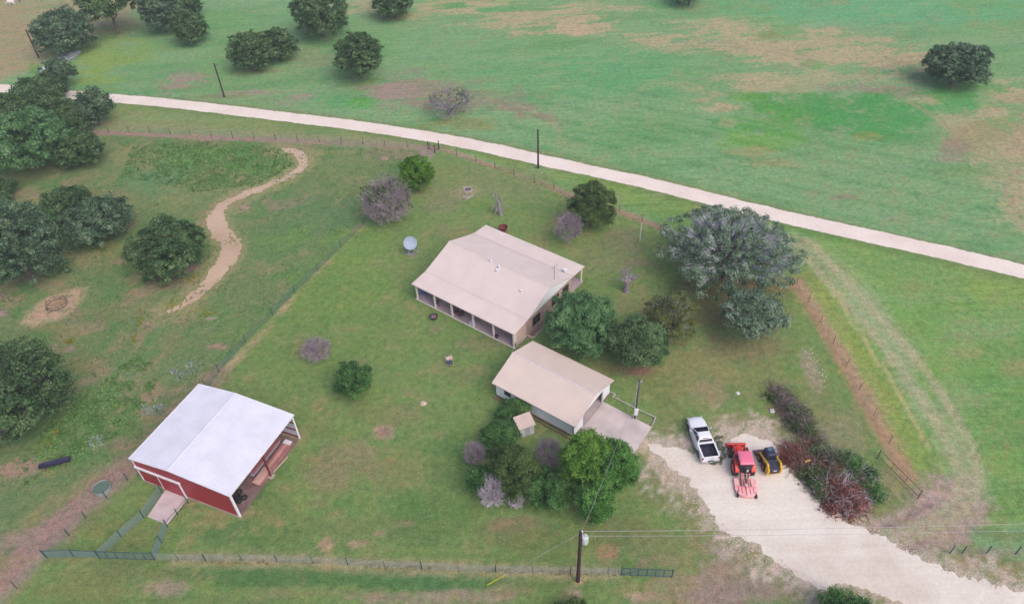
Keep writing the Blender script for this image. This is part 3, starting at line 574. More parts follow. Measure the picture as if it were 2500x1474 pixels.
# ---------------- the house
HF = (-13.2345, 75.7192, -0.666098); HL, HW, ZE, ZB, ZR, BF = 16.929, 16.041, 2.712, 2.956, 4.743, .1786
def house():
    t = thing('ranch_house', 'ranch house with tan metal roof, stone walls and a deep open front porch', 'house', (HF[0], HF[1], 0), HF[2])
    L, W = HL, HW; bw = BF * W
    prof = [(0, ZE), (bw, ZB), (W / 2, ZR), (W - bw, ZB), (W, ZE)]
    low = [(p, q - .13) for p, q in prof[::-1]]
    rf = MB().prism(prof + low, 0, L, 'X').build('roof', M_ROOF, t)
    MB().prism([(W / 2 - .22, ZR - .03), (W / 2, ZR + .035), (W / 2 + .22, ZR - .03), (W / 2, ZR - .02)], -.02, L + .02).build('ridge_cap', M_FLASH, rf)
    for v, s in ((bw, 1), (W - bw, -1)):
        a = (ZB - ZE) / bw; b = (ZR - ZB) / (W / 2 - bw)
        MB().prism([(v - s * .14, ZB - .14 * a + .022), (v, ZB + .03), (v + s * .14, ZB + .14 * b + .022), (v, ZB - .03)], .0, L).build('flashing', M_FLASH, rf)
    def on_roof(px, py):
        z = 3.9
        for _ in range(25):
            q = local(HF, gp(px, py, z)); v = min(q[1], W - q[1])
            z = ZE + (ZB - ZE) * v / bw if v < bw else ZB + (ZR - ZB) * (v - bw) / (W / 2 - bw)
        return q[0], q[1], z
    for px, py, r, h in ((1168, 632, .05, .16), (1198, 638, .09, .36), (1218, 653, .10, .42), (1213, 661, .12, .3), (1272, 711, .10, .3), (1379, 664, .16, .62)):
        x, y, z = on_roof(px, py)
        vent = MB().lathe([(r * 1.7, z - .06), (r * 1.5, z + .03), (r, z + .06), (r, z + h * .7)], 12, (x, y, 0)).build('roof_vent', mat('galvanised', (214, 212, 220), .4, .08, metal=.3), rf, True)
        MB().lathe([(r * 1.7, z + h * .72), (r * 1.7, z + h * .85), (.01, z + h)], 12, (x, y, 0)).build('vent_cap', MATS['white_trim'], rf, True)
    y0, y1 = 2.95, W - 2.95; x0, x1 = .42, L - .22
    MB().box(x0, x1, y0, y1, 0, ZB - .14).build('wall', M_STONE, t)
    for x in (x0, x1):
        sx = 1 if x > 5 else -1
        MB().prism([(y0 - .02, ZB - .34), (y1 + .02, ZB - .34), (y1 + .02, ZB - .15), (W / 2, ZR - .15), (y0 - .02, ZB - .15)], x - .05, x + .012, 'X').build('gable', M_SIDING, t)
    # porch slabs front and back, with a cream edge
    MB().box(x0 - .1, x1 + .12, .18, y0 - .01, 0, .15).build('porch_floor', M_SLAB, t)
    MB().box(x0 - .14, x1 + .16, .12, .18, 0, .17).build('porch_edge', M_POST, t)
    MB().box(x0 - .1, x1 + .12, y1 + .01, W - .1, 0, .15).build('porch_floor', M_SLAB, t)
    # beams and posts
    for yb in (.30, W - .30):
        MB().box(x0 - .02, x1 + .02, yb - .09, yb + .09, ZE - .36, ZE - .125).build('porch_beam', M_POST, t)
    for i, fx in enumerate((0, .197, .378, .60, .805, 1)):
        x = x0 + .1 + fx * (x1 - x0 - .2)
        MB().box(x - .1, x + .1, .19, .40, .15, ZE - .36).build('porch_post', M_POST, t)
        MB().box(x - .1, x + .1, W - .40, W - .2, .15, ZE - .36).build('porch_post', M_POST, t)
    for x in (x0 + .1, x1 - .1):
        for yy in ((.30, y0), (y1, W - .3)):
            MB().box(x - .06, x + .06, yy[0], yy[1], ZE - .34, ZE - .135).build('porch_beam', M_POST, t)
    MB().box(x1 - .22, x1 - .02, .55, .75, .15, ZE - .34).build('porch_post', M_POST, t)
    MB().box(x1 - .16, x1 - .06, .42, y0 - .01, .152, ZE - .38).build('porch_side_wall', mat('side_panel_tan', (206, 180, 172), .8, .08, 2), t)
    # windows, doors
    def window(x, y, w, z0, z1, face):
        m = MB(); g = MB()
        if face == 'x':
            m.box(x - .02, x + .07, y - w / 2 - .08, y + w / 2 + .08, z0 - .08, z1 + .08); o = m.build('window', mat('dark_brown_frame', (70, 52, 56), .5, .05), t)
            g.box(x + .055, x + .08, y - w / 2, y + w / 2, z0, z1).build('pane', M_GLASS, o)
            b = MB(); b.box(x + .06, x + .09, y - .025, y + .025, z0, z1); b.box(x + .06, x + .088, y - w / 2, y + w / 2, (z0 + z1) / 2 - .02, (z0 + z1) / 2 + .02); b.build('glazing_bar', MATS['dark_brown_frame'], o)
        else:
            m.box(x - w / 2 - .08, x + w / 2 + .08, y - .07, y + .02, z0 - .08, z1 + .08); o = m.build('window', mat('dark_brown_frame', (70, 52, 56), .5, .05), t)
            g.box(x - w / 2, x + w / 2, y - .08, y - .055, z0, z1).build('pane', M_GLASS, o)
    window(x1, 5.0, 1.45, .75, 1.95, 'x'); window(x1, 9.3, 1.45, .95, 2.1, 'x'); window(x1, 11.7, 1.2, .95, 2.1, 'x')
    for x in (2.6, 5.8, 12.8, 15.0): window(x, y0, 1.3, .95, 2.1, 'y')
    d = MB().box(8.5, 9.5, y0 - .06, y0 + .02, .15, 2.2).build('door', mat('brown_door', (112, 78, 66), .5, .1), t)
    MB().lathe([(.03, 0), (.045, .02), (.03, .05)], 8, (9.4, y0 - .11, 1.1), 'Z').build('handle', mat('brass', (170, 140, 80), .3, .1, metal=.9), d)
    # side bed along the gable wall with low kerb
    MB().box(x1 + .05, x1 + .85, 3.1, 11.5, 0, .06).build('flower_bed', mat('bed_soil', (128, 104, 100), .95, .25, 3), t)
    MB().box(x1 + .85, x1 + 1.0, 3.0, 11.6, 0, .16).build('kerb', mat('bed_kerb', (186, 166, 160), .9, .12), t)
    MB().box(x1 + .05, x1 + .85, 2.9, 3.1, 0, .16).build('kerb', MATS['bed_kerb'], t)
    return t
house()

# ---------------- the garage
GF = (-2.7111, 57.7757, -0.657121); GL, GW, GZE, GZR = 11.372, 8.257, 2.449, 3.897
def garage():
    t = thing('garage', 'white walled garage with pinkish tan metal roof and open door facing the concrete drive', 'garage', (GF[0], GF[1], 0), GF[2])
    L, W = GL, GW
    prof = [(0, GZE), (W / 2, GZR), (W, GZE)]
    rf = MB().prism(prof + [(p, q - .12) for p, q in prof[::-1]], 0, L).build('roof', M_ROOFG, t)
    MB().prism([(W / 2 - .22, GZR - .04), (W / 2, GZR + .035), (W / 2 + .22, GZR - .04), (W / 2, GZR - .02)], -.02, L + .02).build('ridge_cap', M_FLASH, rf)
    MB().box(.0, L, -.03, .0, GZE - .13, GZE + .004).build('fascia', M_FLASH, rf)
    wm = sheet_metal('white_wall_sheet', (234, 240, 248), 'X', .3, .6, .05, .35); wy = sheet_metal('white_end_sheet', (236, 240, 248), 'Y', .3, .6, .05, .35)
    x0, x1, y0, y1 = .35, L - .35, .30, W - .30; zt = lambda y: GZE - .13 + (GZR - GZE) * min(y, W - y) / (W / 2)
    th = .12; zb = .38
    bm_ = mat('brick_stem', (142, 108, 106), .9, .15, 4)
    MB().box(x0, x1, y0, y0 + th, zb, zt(y0)).build('wall', wm, t)
    MB().box(x0, x1, y1 - th, y1, zb, zt(y1 - th) - .03).build('wall', wm, t)
    MB().prism([(y0 + th, zb), (y1 - th, zb), (y1 - th, zt(y1 - th) - .03), (W / 2, zt(W / 2) - .02), (y0 + th, zt(y0 + th) - .02)], x0, x0 + th).build('wall', wy, t)
    d0, d1, dh = 2.05, 6.45, 2.15
    MB().prism([(y0 + th, zb), (d0, zb), (d0, zt(d0) - .02), (y0 + th, zt(y0 + th) - .02)], x1 - th, x1).build('wall', wy, t)
    MB().prism([(d1, zb), (y1 - th, zb), (y1 - th, zt(y1 - th) - .04), (d1, zt(d1) - .04)], x1 - th, x1).build('wall', wy, t)
    MB().prism([(d0, dh), (d1, dh), (d1, zt(d1) - .03), (W / 2, zt(W / 2) - .03), (d0, zt(d0) - .03)], x1 - th + .01, x1 - .01).build('gable', wy, t)
    st = MB(); st.box(x0 - .02, x1 + .02, y0 - .02, y0 + th, 0, zb - .003); st.box(x0 - .02, x1 + .02, y1 - th, y1 + .02, 0, zb - .003); st.box(x0 - .02, x0 + th, y0 + th, y1 - th, 0, zb - .003)
    st.box(x1 - th, x1 + .02, y0 + th, d0, 0, zb - .003); st.box(x1 - th, x1 + .02, d1, y1 - th, 0, zb - .003); st.build('foundation', bm_, t)
    for y in (d0, d1): MB().box(x1 - th - .02, x1 + .03, y - .07, y + .07, 0, dh + .003).build('door_jamb', M_WHITE, t)
    dr = MB()
    for k in range(4): dr.box(d1 * 0 + x1 - 2.6 + k * .56, x1 - 2.6 + k * .56 + .54, d0 + .1, d1 - .1, dh + .05, dh + .1)
    dr.build('overhead_door', mat('cream_door', (210, 204, 200), .5, .06), t)
    MB().box(x0 + th, x1 - .02, y0 + th, y1 - th, 0, .05).build('floor', mat('garage_floor', (176, 164, 168), .8, .12, .8), t)
    w = MB().box(1.5, 2.55, y0 - .035, y0 + .02, 1.15, 2.05).build('window', M_WHITE, t)
    MB().box(1.56, 2.49, y0 - .05, y0 - .02, 1.21, 1.99).build('pane', M_GLASS, w)
    MB().box(x0 - .4, x1 + .1, y0 - .42, y0 - .32, 0, .12).build('kerb', mat('red_timber_edge', (128, 92, 88), .9, .15), t)
    MB().tube((x1 - .06, y0 - .08, .05), (x1 - .06, y0 - .08, GZE - .2), .045, n=8).build('downpipe', mat('dark_pipe', (80, 74, 86), .5, .1), t)
    return t
garage()
q = [local(GF, gp(*p)) for p in ((1590, 1041.5), (1541, 1119))]
dv = MB().prism([(GL - .33, .55), (17.5, .75), (17.35, 6.5), (GL - .33, 6.62)], .0, .09, 'Z').build('concrete_drive', M_CONC, None, loc=(GF[0], GF[1], 0), rz=GF[2], bevel=.02)
structure(dv)

# ---------------- the red barn
BFR = (-40.2268, 47.8357, -0.410112); BL, BW, Z1, Z2, BZR, BK = 12.774, 10.923, 4.137, 4.146, 4.641, .407
def barn():
    t = thing('barn', 'red metal barn with a white low pitched roof, open on its right side', 'barn', (BFR[0], BFR[1], 0), BFR[2])
    L, W = BL, BW; xr = L * BK
    M_BR = sheet_metal('white_barn_roof_sheet', (226, 226, 240), 'Y', .3, .5, .05, .35)
    M_RED = sheet_metal('red_barn_sheet', (164, 44, 62), 'X', .3, .5, .08, .5); M_REDY = sheet_metal('red_barn_side_sheet', (164, 44, 62), 'Y', .3, .5, .08, .5)
    M_TRIM = mat('barn_white_trim', (236, 236, 248), .5, .04)
    M_STEEL = mat('red_oxide_steel', (118, 44, 58), .6, .1)
    prof = [(0, Z1), (xr, BZR), (L, Z2)]
    rf = MB().prism(prof + [(p, q - .1) for p, q in prof[::-1]], 0, W, 'Y').build('roof', M_BR, t)
    MB().prism([(xr - .2, BZR - .02), (xr, BZR + .02), (xr + .2, BZR - .02), (xr, BZR - .04)], -.01, W + .01, 'Y').build('ridge_cap', M_BR, rf)
    tr = lambda y0, y1: MB().prism([(0, Z1 + .02), (xr, BZR + .022), (L, Z2 + .02), (L, Z2 - .16), (xr, BZR - .15), (0, Z1 - .16)], y0, y1, 'Y').build('fascia', M_TRIM, rf)
    tr(-.05, -.002); tr(W + .002, W + .05)
    MB().box(-.05, -.002, -.05, W + .05, Z1 - .16, Z1 + .02).build('fascia', M_TRIM, rf); MB().box(L + .002, L + .05, -.05, W + .05, Z2 - .16, Z2 + .02).build('fascia', M_TRIM, rf)
    x0, x1, y0, y1 = .10, L - .10, .10, W - .10; zt = lambda x: -.11 + (Z1 + (BZR - Z1) * x / xr if x < xr else BZR + (Z2 - BZR) * (x - xr) / (L - xr))
    zb = .28
    for a, b, nm in ((y0, y0 + .03, 'wall'), (y1 - .03, y1, 'wall')):
        MB().prism([(x0, zb), (x1, zb), (x1, zt(x1)), (xr, zt(xr)), (x0, zt(x0))], a, b, 'Y').build(nm, M_RED, t)
    MB().box(x0, x0 + .03, y0 + .03, y1 - .03, zb, zt(x0)).build('wall', M_REDY, t)
    # pale inner lining of the far and left walls, with red girts
    lin = sheet_metal('inside_sheet', (206, 208, 224), 'X', .3, .6, .08, .4)
    MB().prism([(x0 + .05, zb), (x1 - .02, zb), (x1 - .02, zt(x1) - .03), (xr, zt(xr) - .03), (x0 + .05, zt(x0) - .03)], y1 - .06, y1 - .035, 'Y').build('lining', lin, t)
    for z in (.55, 1.7, 2.9): MB().box(x0 + .05, x1 - .12, y1 - .2, y1 - .065, z - .05, z + .05).build('girt', M_STEEL, t)
    MB().box(x0 + .05, x1 - .15, y1 - .12, y1 - .063, zb, .48).build('plank', mat('barn_plank', (158, 126, 118), .8, .15), t)
    fd = MB(); fd.box(x0 - .04, x1 + .04, y0 - .04, y0 + .2, 0, zb - .004); fd.box(x0 - .04, x1 + .04, y1 - .2, y1 + .04, 0, zb - .004); fd.box(x0 - .04, x0 + .2, y0 + .2, y1 - .2, 0, zb - .004)
    fd.build('foundation', mat('stem_concrete', (176, 160, 154), .9, .15, 1.5), t)
    # white corner trims
    for (a, b, c, d) in ((x0 - .035, x0 + .13, y0 - .035, y0 - .002), (x1 - .16, x1 + .03, y0 - .035, y0 - .002), (x0 - .035, x0 - .002, y0 - .002, y0 + .13), (x1 + .003, x1 + .035, y0 - .002, y0 + .16), (x1 + .003, x1 + .035, y1 - .16, y1 + .02), (x1 - .16, x1 + .03, y1 + .003, y1 + .035)):
        MB().box(a, b, c, d, zb - .1, 3.98).build('corner_trim', M_TRIM, t)
    # steel frame on the open side
    for y in (W * .5,):
        MB().box(x1 - .22, x1 - .04, y - .08, y + .08, 0, zt(x1) - .25).build('post', M_STEEL, t)
    MB().box(x1 - .25, x1 - .02, y0 + .05, y1 - .07, zt(x1) - .25, zt(x1) - .03).build('eave_beam', M_STEEL, t)
    MB().box(x1 - .45, x1 + .2, W * .5 - .3, W * .5 + .3, 0, .1).build('post_footing', MATS['stem_concrete'], t)
    for x in (3.2, 6.4, 9.6):
        MB().box(x - .06, x + .06, y0 + .05, y1 - .07, zt(x) - .2, zt(x) - .02).build('purlin', M_STEEL, t)
    # sliding door and its track
    d = MB().box(2.95, 5.85, y0 - .10, y0 - .05, zb - .12, 2.62).build('sliding_door', M_RED, t)
    MB().box(2.9, 2.99, y0 - .12, y0 - .04, zb - .12, 2.62).build('door_edge', M_TRIM, d)
    MB().box(5.80, 5.95, y0 - .16, y0 - .04, zb - .12, 2.72).build('door_edge', M_TRIM, d)
    MB().box(.12, 6.05, y0 - .2, y0 - .04, 2.62, 2.86).build('door_track', M_TRIM, t)
    MB().box(x0 + .3, x1 - .1, y0 + .3, y1 - .3, 0, .03).build('floor', mat('barn_dirt', (128, 104, 104), .95, .2, 1.5), t)
    return t
barn()
rp = MB().prism([(3.0, .02), (5.95, .02), (6.1, -3.25), (3.55, -3.25)], .0, .10, 'Z').build('concrete_ramp', mat('ramp_concrete', (198, 182, 184), .9, .10, .8), None, loc=(BFR[0], BFR[1], 0), rz=BFR[2], bevel=.02)
tag(rp, 'pale concrete ramp at the sliding door of the red barn', 'ramp')
def barn_pt(x, y, z=0):
    ca, sa = math.cos(BFR[2]), math.sin(BFR[2]); return (BFR[0] + ca * x - sa * y, BFR[1] + sa * x + ca * y, z)

# stacks of sheet and lumber by the open side
def stack(label, x0, x1, y0, y1, h, cols, skew=0.0, n=4, seed=1):
    rr = random.Random(seed); t = thing('lumber_stack', label, 'lumber stack', barn_pt((x0 + x1) / 2, (y0 + y1) / 2), BFR[2], 'stacks in the barn')
    w = (x1 - x0); l = (y1 - y0); lay_ = h / 3
    for k in range(3):
        for i in range(n):
            a = -w / 2 + i * w / n; c = cols[(i * 2 + k + (1 if rr.random() > .7 else 0)) % len(cols)]
            e0 = -l / 2 + rr.uniform(0, .25); e1 = l / 2 - rr.uniform(0, .5)
            MB().box(a + .01, a + w / n - .012, e0, e1, .1 + k * lay_, .1 + (k + 1) * lay_ - .012).build('board', c, t)
    for y in (-l * .35, 0, l * .35): MB().box(-w / 2 - .05, w / 2 + .05, y - .06, y + .06, 0, .098).build('bearer', mat('bearer_wood', (140, 112, 100), .9, .2), t)
    return t
mb1 = mat('reddish_board', (158, 100, 104), .7, .14, 1.2); mb2 = mat('pink_board', (180, 128, 124), .7, .12, 1.2); mb3 = mat('tan_board', (196, 158, 150), .7, .1, 1.2); mb4 = mat('grey_board', (164, 162, 178), .6, .1, 1.2)
s1 = stack('low stack of reddish boards beside the barn post, tan at its near end', 11.35, 12.35, 3.9, 9.9, .36, [mb1, mb2, mb1, mb3], n=5, seed=4)
MB().box(-.48, .48, -3.05, -.9, .462, .474).build('sheet', mb3, s1); MB().box(-.46, .46, 2.5, 3.05, .45, .49).build('sheet', mat('white_sheet', (214, 216, 228), .5, .05), s1)
stack('stack of grey metal roofing under the barn eave, behind the reddish boards', 9.7, 10.9, 4.6, 9.8, .5, [mb4, mb4, mb1], n=5, seed=6)
a, b = gp(667.6, 1153), gp(703, 1114.6)
tag(MB().tube((a[0], a[1], .06), (b[0], b[1], .06), .05, n=8).build('pole', mat('weathered_pole', (206, 184, 166), .8, .1)), 'thin pale pole lying on the grass beside the barn', 'pole')
t = thing('tyre_pile', 'small pile of dark old tyres just inside the near corner of the barn', 'tyre pile', barn_pt(10.9, 1.9), BFR[2])
M_RUB = mat('black_rubber', (44, 42, 50), .8, .2, 6)
for (x, y, z, r) in ((0, 0, .12, .36), (.1, .05, .36, .35), (.65, .3, .12, .34), (-.3, .7, .12, .33), (.5, -.3, .32, .33)):
    MB().lathe([(r * .55, -.1), (r * .9, -.12), (r, -.05), (r, .05), (r * .9, .12), (r * .55, .1)], 18, (x, y, z), closed=True).build('tyre', M_RUB, t, True)

# ---------------- little shed in the grove
c = gp(1281, 1052); t = thing('garden_shed', 'little cream shed with tan roof half hidden in the grove beside the garage', 'shed', (c[0], c[1], 0), rad(22))
MB().box(-.85, .85, -.7, .7, 0, 1.54).build('wall', mat('shed_wall', (206, 206, 214), .7, .08, 1.5), t)
rf = MB().prism([(-.85, 1.54), (.85, 1.9), (.85, 1.98), (-.85, 1.62)], -1.0, 1.0, 'X').build('roof', mat('shed_roof', (206, 186, 176), .6, .08, 1), t)
MB().box(-.25, .35, -.72, -.69, .05, 1.4).build('door', mat('shed_door', (176, 180, 192), .6, .08), t)

# ================================================================ TREES
LM = dict(
    oak=leaf_mat('live_oak_leaf', (36, 64, 40), (80, 118, 72), (144, 172, 120)),
    blue=leaf_mat('blue_oak_leaf', (44, 72, 54), (88, 122, 92), (150, 178, 142)),
    grey=leaf_mat('grey_oak_leaf', (62, 92, 64), (118, 148, 116), (184, 200, 184)),
    green=leaf_mat('broad_leaf', (44, 84, 50), (96, 146, 92), (158, 194, 140)),
    mid=leaf_mat('mid_green_leaf', (42, 90, 40), (88, 146, 66), (142, 188, 104)),
    elm=leaf_mat('elm_leaf', (46, 76, 46), (98, 134, 86), (156, 180, 132)),
    bright=leaf_mat('bright_leaf', (50, 92, 30), (102, 152, 54), (156, 196, 92)),
    lime=leaf_mat('lime_leaf', (48, 88, 22), (96, 148, 40), (146, 192, 72)),
    grove=leaf_mat('grove_leaf', (38, 78, 40), (86, 136, 70), (138, 178, 106)),
    jun=leaf_mat('juniper_leaf', (40, 64, 32), (84, 114, 60), (132, 154, 92)),
    olive=leaf_mat('olive_leaf', (62, 76, 36), (108, 122, 62), (150, 158, 98)),
    dead=leaf_mat('dead_leaf', (98, 58, 50), (156, 98, 86), (198, 140, 122)))
M_BARK = mat('grey_bark', (112, 100, 98), .95, .3, 3)
M_BARKD = mat('dark_bark', (82, 70, 66), .95, .3, 3)
M_LICH = mat('lichen_twig', (176, 180, 188), .95, .2, 3)
M_TWIG = mat('purple_grey_twig', (164, 150, 160), .95, .25, 2)
M_TWIGG = mat('silver_dead_wood', (196, 186, 200), .9, .2, 2)
M_TWIGD = mat('grey_dead_bough', (140, 136, 146), .95, .25, 2)
M_TWIGB = mat('brown_grey_brush', (116, 106, 98), .95, .25, 2)
M_TWIGR = mat('red_brown_twig', (126, 96, 86), .95, .25, 2)

def leaves(C_, N_, S_, rng, asp=.62):
    n = len(C_); N_ = N_ / (np.linalg.norm(N_, axis=1)[:, None] + 1e-9)
    r = rng.normal(size=(n, 3)); T = np.cross(N_, r); T /= np.linalg.norm(T, axis=1)[:, None] + 1e-9; B = np.cross(N_, T)
    s = S_[:, None]; up = N_ * s * .22
    V = np.stack([C_ + T * s, C_ + B * s * asp + up, C_ - T * s, C_ - B * s * asp + up], 1).reshape(-1, 3)
    return V, np.arange(n * 4).reshape(n, 4)
def crown_pts(rng, R, h, n, nl, spread=.62, lr=(.30, .46), flat=.35, rag=.16):
    """lobed crown: centre at 0, half width R, half height h"""
    L = [(np.array([0, 0, 0.05 * h]), .55)]
    ga = math.pi * (3 - math.sqrt(5)); off = rng.uniform(0, 6.28)
    for i in range(nl):
        z = 1 - (i + .5) / nl * (1 + flat); rr = math.sqrt(max(0, 1 - z * z)); a = off + i * ga + rng.uniform(-.35, .35)
        k = spread * rng.uniform(.82, 1.12); L.append((np.array([rr * math.cos(a) * k, rr * math.sin(a) * k, z * k]), rng.uniform(*lr)))
    cen = np.array([l[0] for l in L]); rad_ = np.array([l[1] for l in L])
    w = rad_ ** 2; idx = rng.choice(len(L), size=int(n * 1.9), p=w / w.sum())
    d = rng.normal(size=(len(idx), 3)); d[:, 2] += .25; d /= np.linalg.norm(d, axis=1)[:, None]
    ph = rng.uniform(0, 6, (len(L), 3))[idx]
    bump = 1 + rag * (np.sin(d[:, 0] * 5 + ph[:, 0]) * np.sin(d[:, 1] * 5 + ph[:, 1]) + .6 * np.sin(d[:, 2] * 9 + ph[:, 2]) * np.sin(d[:, 0] * 8 + ph[:, 1]))
    jr = np.where(rng.rand(len(idx)) < .22, np.abs(rng.normal(0, .13, len(idx))), -np.abs(rng.normal(0, .15, len(idx))))
    r = rad_[idx] * bump * (1 + jr)
    P = cen[idx] + d * r[:, None]
    keep = np.ones(len(P), bool)
    for c, q in zip(cen, rad_):
        keep &= ~((np.linalg.norm(P - c, axis=1) < q * .66) & (rng.rand(len(P)) < .92))
    P, d = P[keep][:n], d[keep][:n]
    P = P - np.array([P[:, 0].mean(), P[:, 1].mean(), 0]); P = P / np.array([np.percentile(np.hypot(P[:, 0], P[:, 1]), 95)] * 2 + [np.percentile(np.abs(P[:, 2]), 98.5)])
    rr = np.hypot(P[:, 0], P[:, 1]); f = np.where(rr > 1, (1 + (rr - 1) * .25) / rr, 1); P[:, :2] *= f[:, None]
    S = np.array([R, R, h]); P = P * S
    return P, d / S * R, cen / (np.abs(cen).max() + .3) * S
def limbs(mb, rng, tops, base_r, zf, lean=(0, 0), wob=.25):
    f = np.array([lean[0], lean[1], zf]); mb.tube((0, 0, -.1), f * .5 + rng.normal(0, .05, 3), base_r * 1.25, base_r, 7, False); mb.tube(f * .5, f, base_r, base_r * .8, 7, False)
    for t in tops:
        a = f.copy(); r = base_r * rng.uniform(.4, .6); k = 4
        for i in range(1, k + 1):
            q = f + (t - f) * i / k + rng.normal(0, wob, 3) * (i < k) + np.array([0, 0, .25 * math.sin(i / k * 3.1)])
            mb.tube(a, q, r, r * .68, 5, False); a = q; r *= .68
def place(x0, y0, x1, y1, kmin=.42, low=.35):
    """real size and stand of a crown seen in this box of the photograph"""
    cx, cy = (x0 + x1) / 2, (y0 + y1) / 2; h = 2.0
    for _ in range(30):
        P = gp(cx, cy, h + low); v = P - np.array([0, 0, CAMH]); s = float(v @ FW) / FPX; R = (x1 - x0) / 2 * s
        ph = math.asin(-v[2] / np.linalg.norm(v)); e = (y1 - y0) / 2 * s
        h = max(kmin * R, math.sqrt(max(1e-4, e * e - (R * math.sin(ph)) ** 2)) / math.cos(ph)); h = min(h, 1.25 * R)
    P = gp(cx, cy, h + low); return P, R, h
TREES = []
def tree(name, label, box, kind, n, size, nl=12, seed=1, group=None, spread=.62, lr=(.30, .46), flat=.62, bark=None, twigs=0, tw_mat=None, cat='tree', low=.35, nlimb=7, rag=.16, kmin=.42, thin=1.0, cl=None, mf=1.0):
    rng = np.random.RandomState(seed); P, R, h = place(*box, kmin=kmin, low=low)
    t = thing(name, label, cat, (P[0], P[1], 0), 0, group); zc = h + low; cl = cl or (.30 + .058 * R); low *= .6
    n = int(n * 2.4); size *= .56
    M = int(min(520, max(40, 26 * (R * R + R * h) / (cl * cl) * .13)) * mf)
    C0, N0, cen = crown_pts(rng, R * .90, h * .92, M, nl, spread, lr, flat, rag); M = len(C0)
    k = rng.randint(0, M, n); cs = (cl * rng.uniform(.6, 1.35, M))[k]
    dv = rng.normal(size=(n, 3)); dv /= np.linalg.norm(dv, axis=1)[:, None]; dv[:, 2] = np.where(dv[:, 2] < -.3, -dv[:, 2], dv[:, 2])
    C_ = C0[k] + dv * (cs * np.abs(rng.normal(.8, .3, n)))[:, None] * np.array([1, 1, .62])
    N_ = dv + .5 * N0[k] / (np.linalg.norm(N0[k], axis=1)[:, None] + 1e-9)
    C_[:, 2] += zc - .06 * h; ok = C_[:, 2] > .06; C_, N_ = C_[ok], N_[ok]
    N_ = N_ / np.linalg.norm(N_, axis=1)[:, None] + rng.normal(0, .6, C_.shape) + np.array([0, 0, .45])
    V, F = leaves(C_, N_, size * rng.uniform(.6, 1.25, len(C_)), rng)
    mesh_np('crown', V, F, LM[kind], t)
    mb = MB(); tops = cen[1:][rng.permutation(len(cen) - 1)[:nlimb]] * .92 + np.array([0, 0, zc]); tops[:, 2] = np.maximum(tops[:, 2], .4)
    limbs(mb, rng, tops, max(.09, R * .055), max(.4, zc * .45))
    mb.build('trunk', bark or M_BARK, t)
    if twigs:
        mb = MB(); k = rng.choice(np.where(np.hypot(C_[:, 0], C_[:, 1]) < .84 * R)[0], twigs)
        for i in k:
            e = C_[i]; s = np.array([0, 0, zc * .6]) + (e - np.array([0, 0, zc * .6])) * rng.uniform(.72, .86)
            m_ = (e + s) / 2 + rng.normal(0, .12, 3); e2 = e + (e - s) * .04 + rng.normal(0, .1, 3)
            mb.tube(s, m_, .038 * thin, .03 * thin, 3, False); mb.tube(m_, e2, .03 * thin, .014, 3, False)
        mb.build('twigs', tw_mat or M_LICH, t)
    TREES.append((P[0], P[1], R, h)); return t
def bare(name, label, box, seed, m, n=260, group=None, cat='bush', r0=.09, twr=.016, up=.5, low=.1, depth=3, foliage=None, fn=0, fs=.15, kmin=.5, fan=1.0):
    """leafless shrub or tree: trunk forks into boughs, boughs into twigs that fill the crown"""
    rng = np.random.RandomState(seed); P, R, h = place(*box, low=low, kmin=kmin); t = thing(name, label, cat, (P[0], P[1], 0), 0, group)
    zc = h + low; mb = MB(); tw = MB(); f0 = np.array([0, 0, zc * .28])
    mb.tube((0, 0, -.1), f0, r0 * 1.3, r0, 6, False)
    nb = 9; ends = []
    for i in range(nb):
        a = i * 2.4 + rng.uniform(-.3, .3); el = rng.uniform(.1, 1.2); d = np.array([math.cos(a) * math.cos(el) * R * .75, math.sin(a) * math.cos(el) * R * .75, math.sin(el) * h * up * 1.4])
        p = f0.copy(); r = r0 * .6; q_ = []
        for k in range(1, 4):
            q = f0 + d * k / 3 + rng.normal(0, R * .05, 3); mb.tube(p, q, r, r * .7, 4, False); q_.append((q, r)); p = q; r *= .7
        ends += q_
    E_ = np.array([e[0] for e in ends])
    for j in range(n):
        d = rng.normal(size=3); d[2] = d[2] * .8 + .25; d /= np.linalg.norm(d); tip = d * np.array([R, R, h]) * rng.uniform(.72, 1.02) ** fan + np.array([0, 0, zc]); tip[2] = max(tip[2], .12)
        i = np.argmin(np.linalg.norm(E_ - tip, axis=1) + rng.uniform(0, R * .25, len(E_))); s = E_[i]; m1 = s + (tip - s) * .5 + rng.normal(0, R * .06, 3)
        tw.tube(s, m1, twr * 1.5, twr, 3, False); tw.tube(m1, tip, twr, twr * .5, 3, False)
        for _ in range(3):
            e = m1 + (tip - m1) * rng.uniform(.1, .8); tw.tube(e, e + (tip - m1) * .35 + rng.normal(0, R * .09, 3), twr * .8, twr * .4, 3, False)
    mb.build('trunk', m, t); tw.build('twigs', m, t)
    if foliage:
        C_, N_, _c = crown_pts(rng, R * .95, h * .9, fn, 9, .6); k = rng.rand(len(C_)) < sstep(-.15, .15, np.sin(C_[:, 0] * 2.2 / R * 2 + seed) * np.sin(C_[:, 1] * 2.5 / R * 2) ); C_, N_ = C_[k], N_[k]
        C_[:, 2] += zc * .9; ok = C_[:, 2] > .05; V, F = leaves(C_[ok], N_[ok] + rng.normal(0, .6, N_[ok].shape), fs * rng.uniform(.6, 1.2, ok.sum()), rng); mesh_np('crown', V, F, LM[foliage], t)
    return t

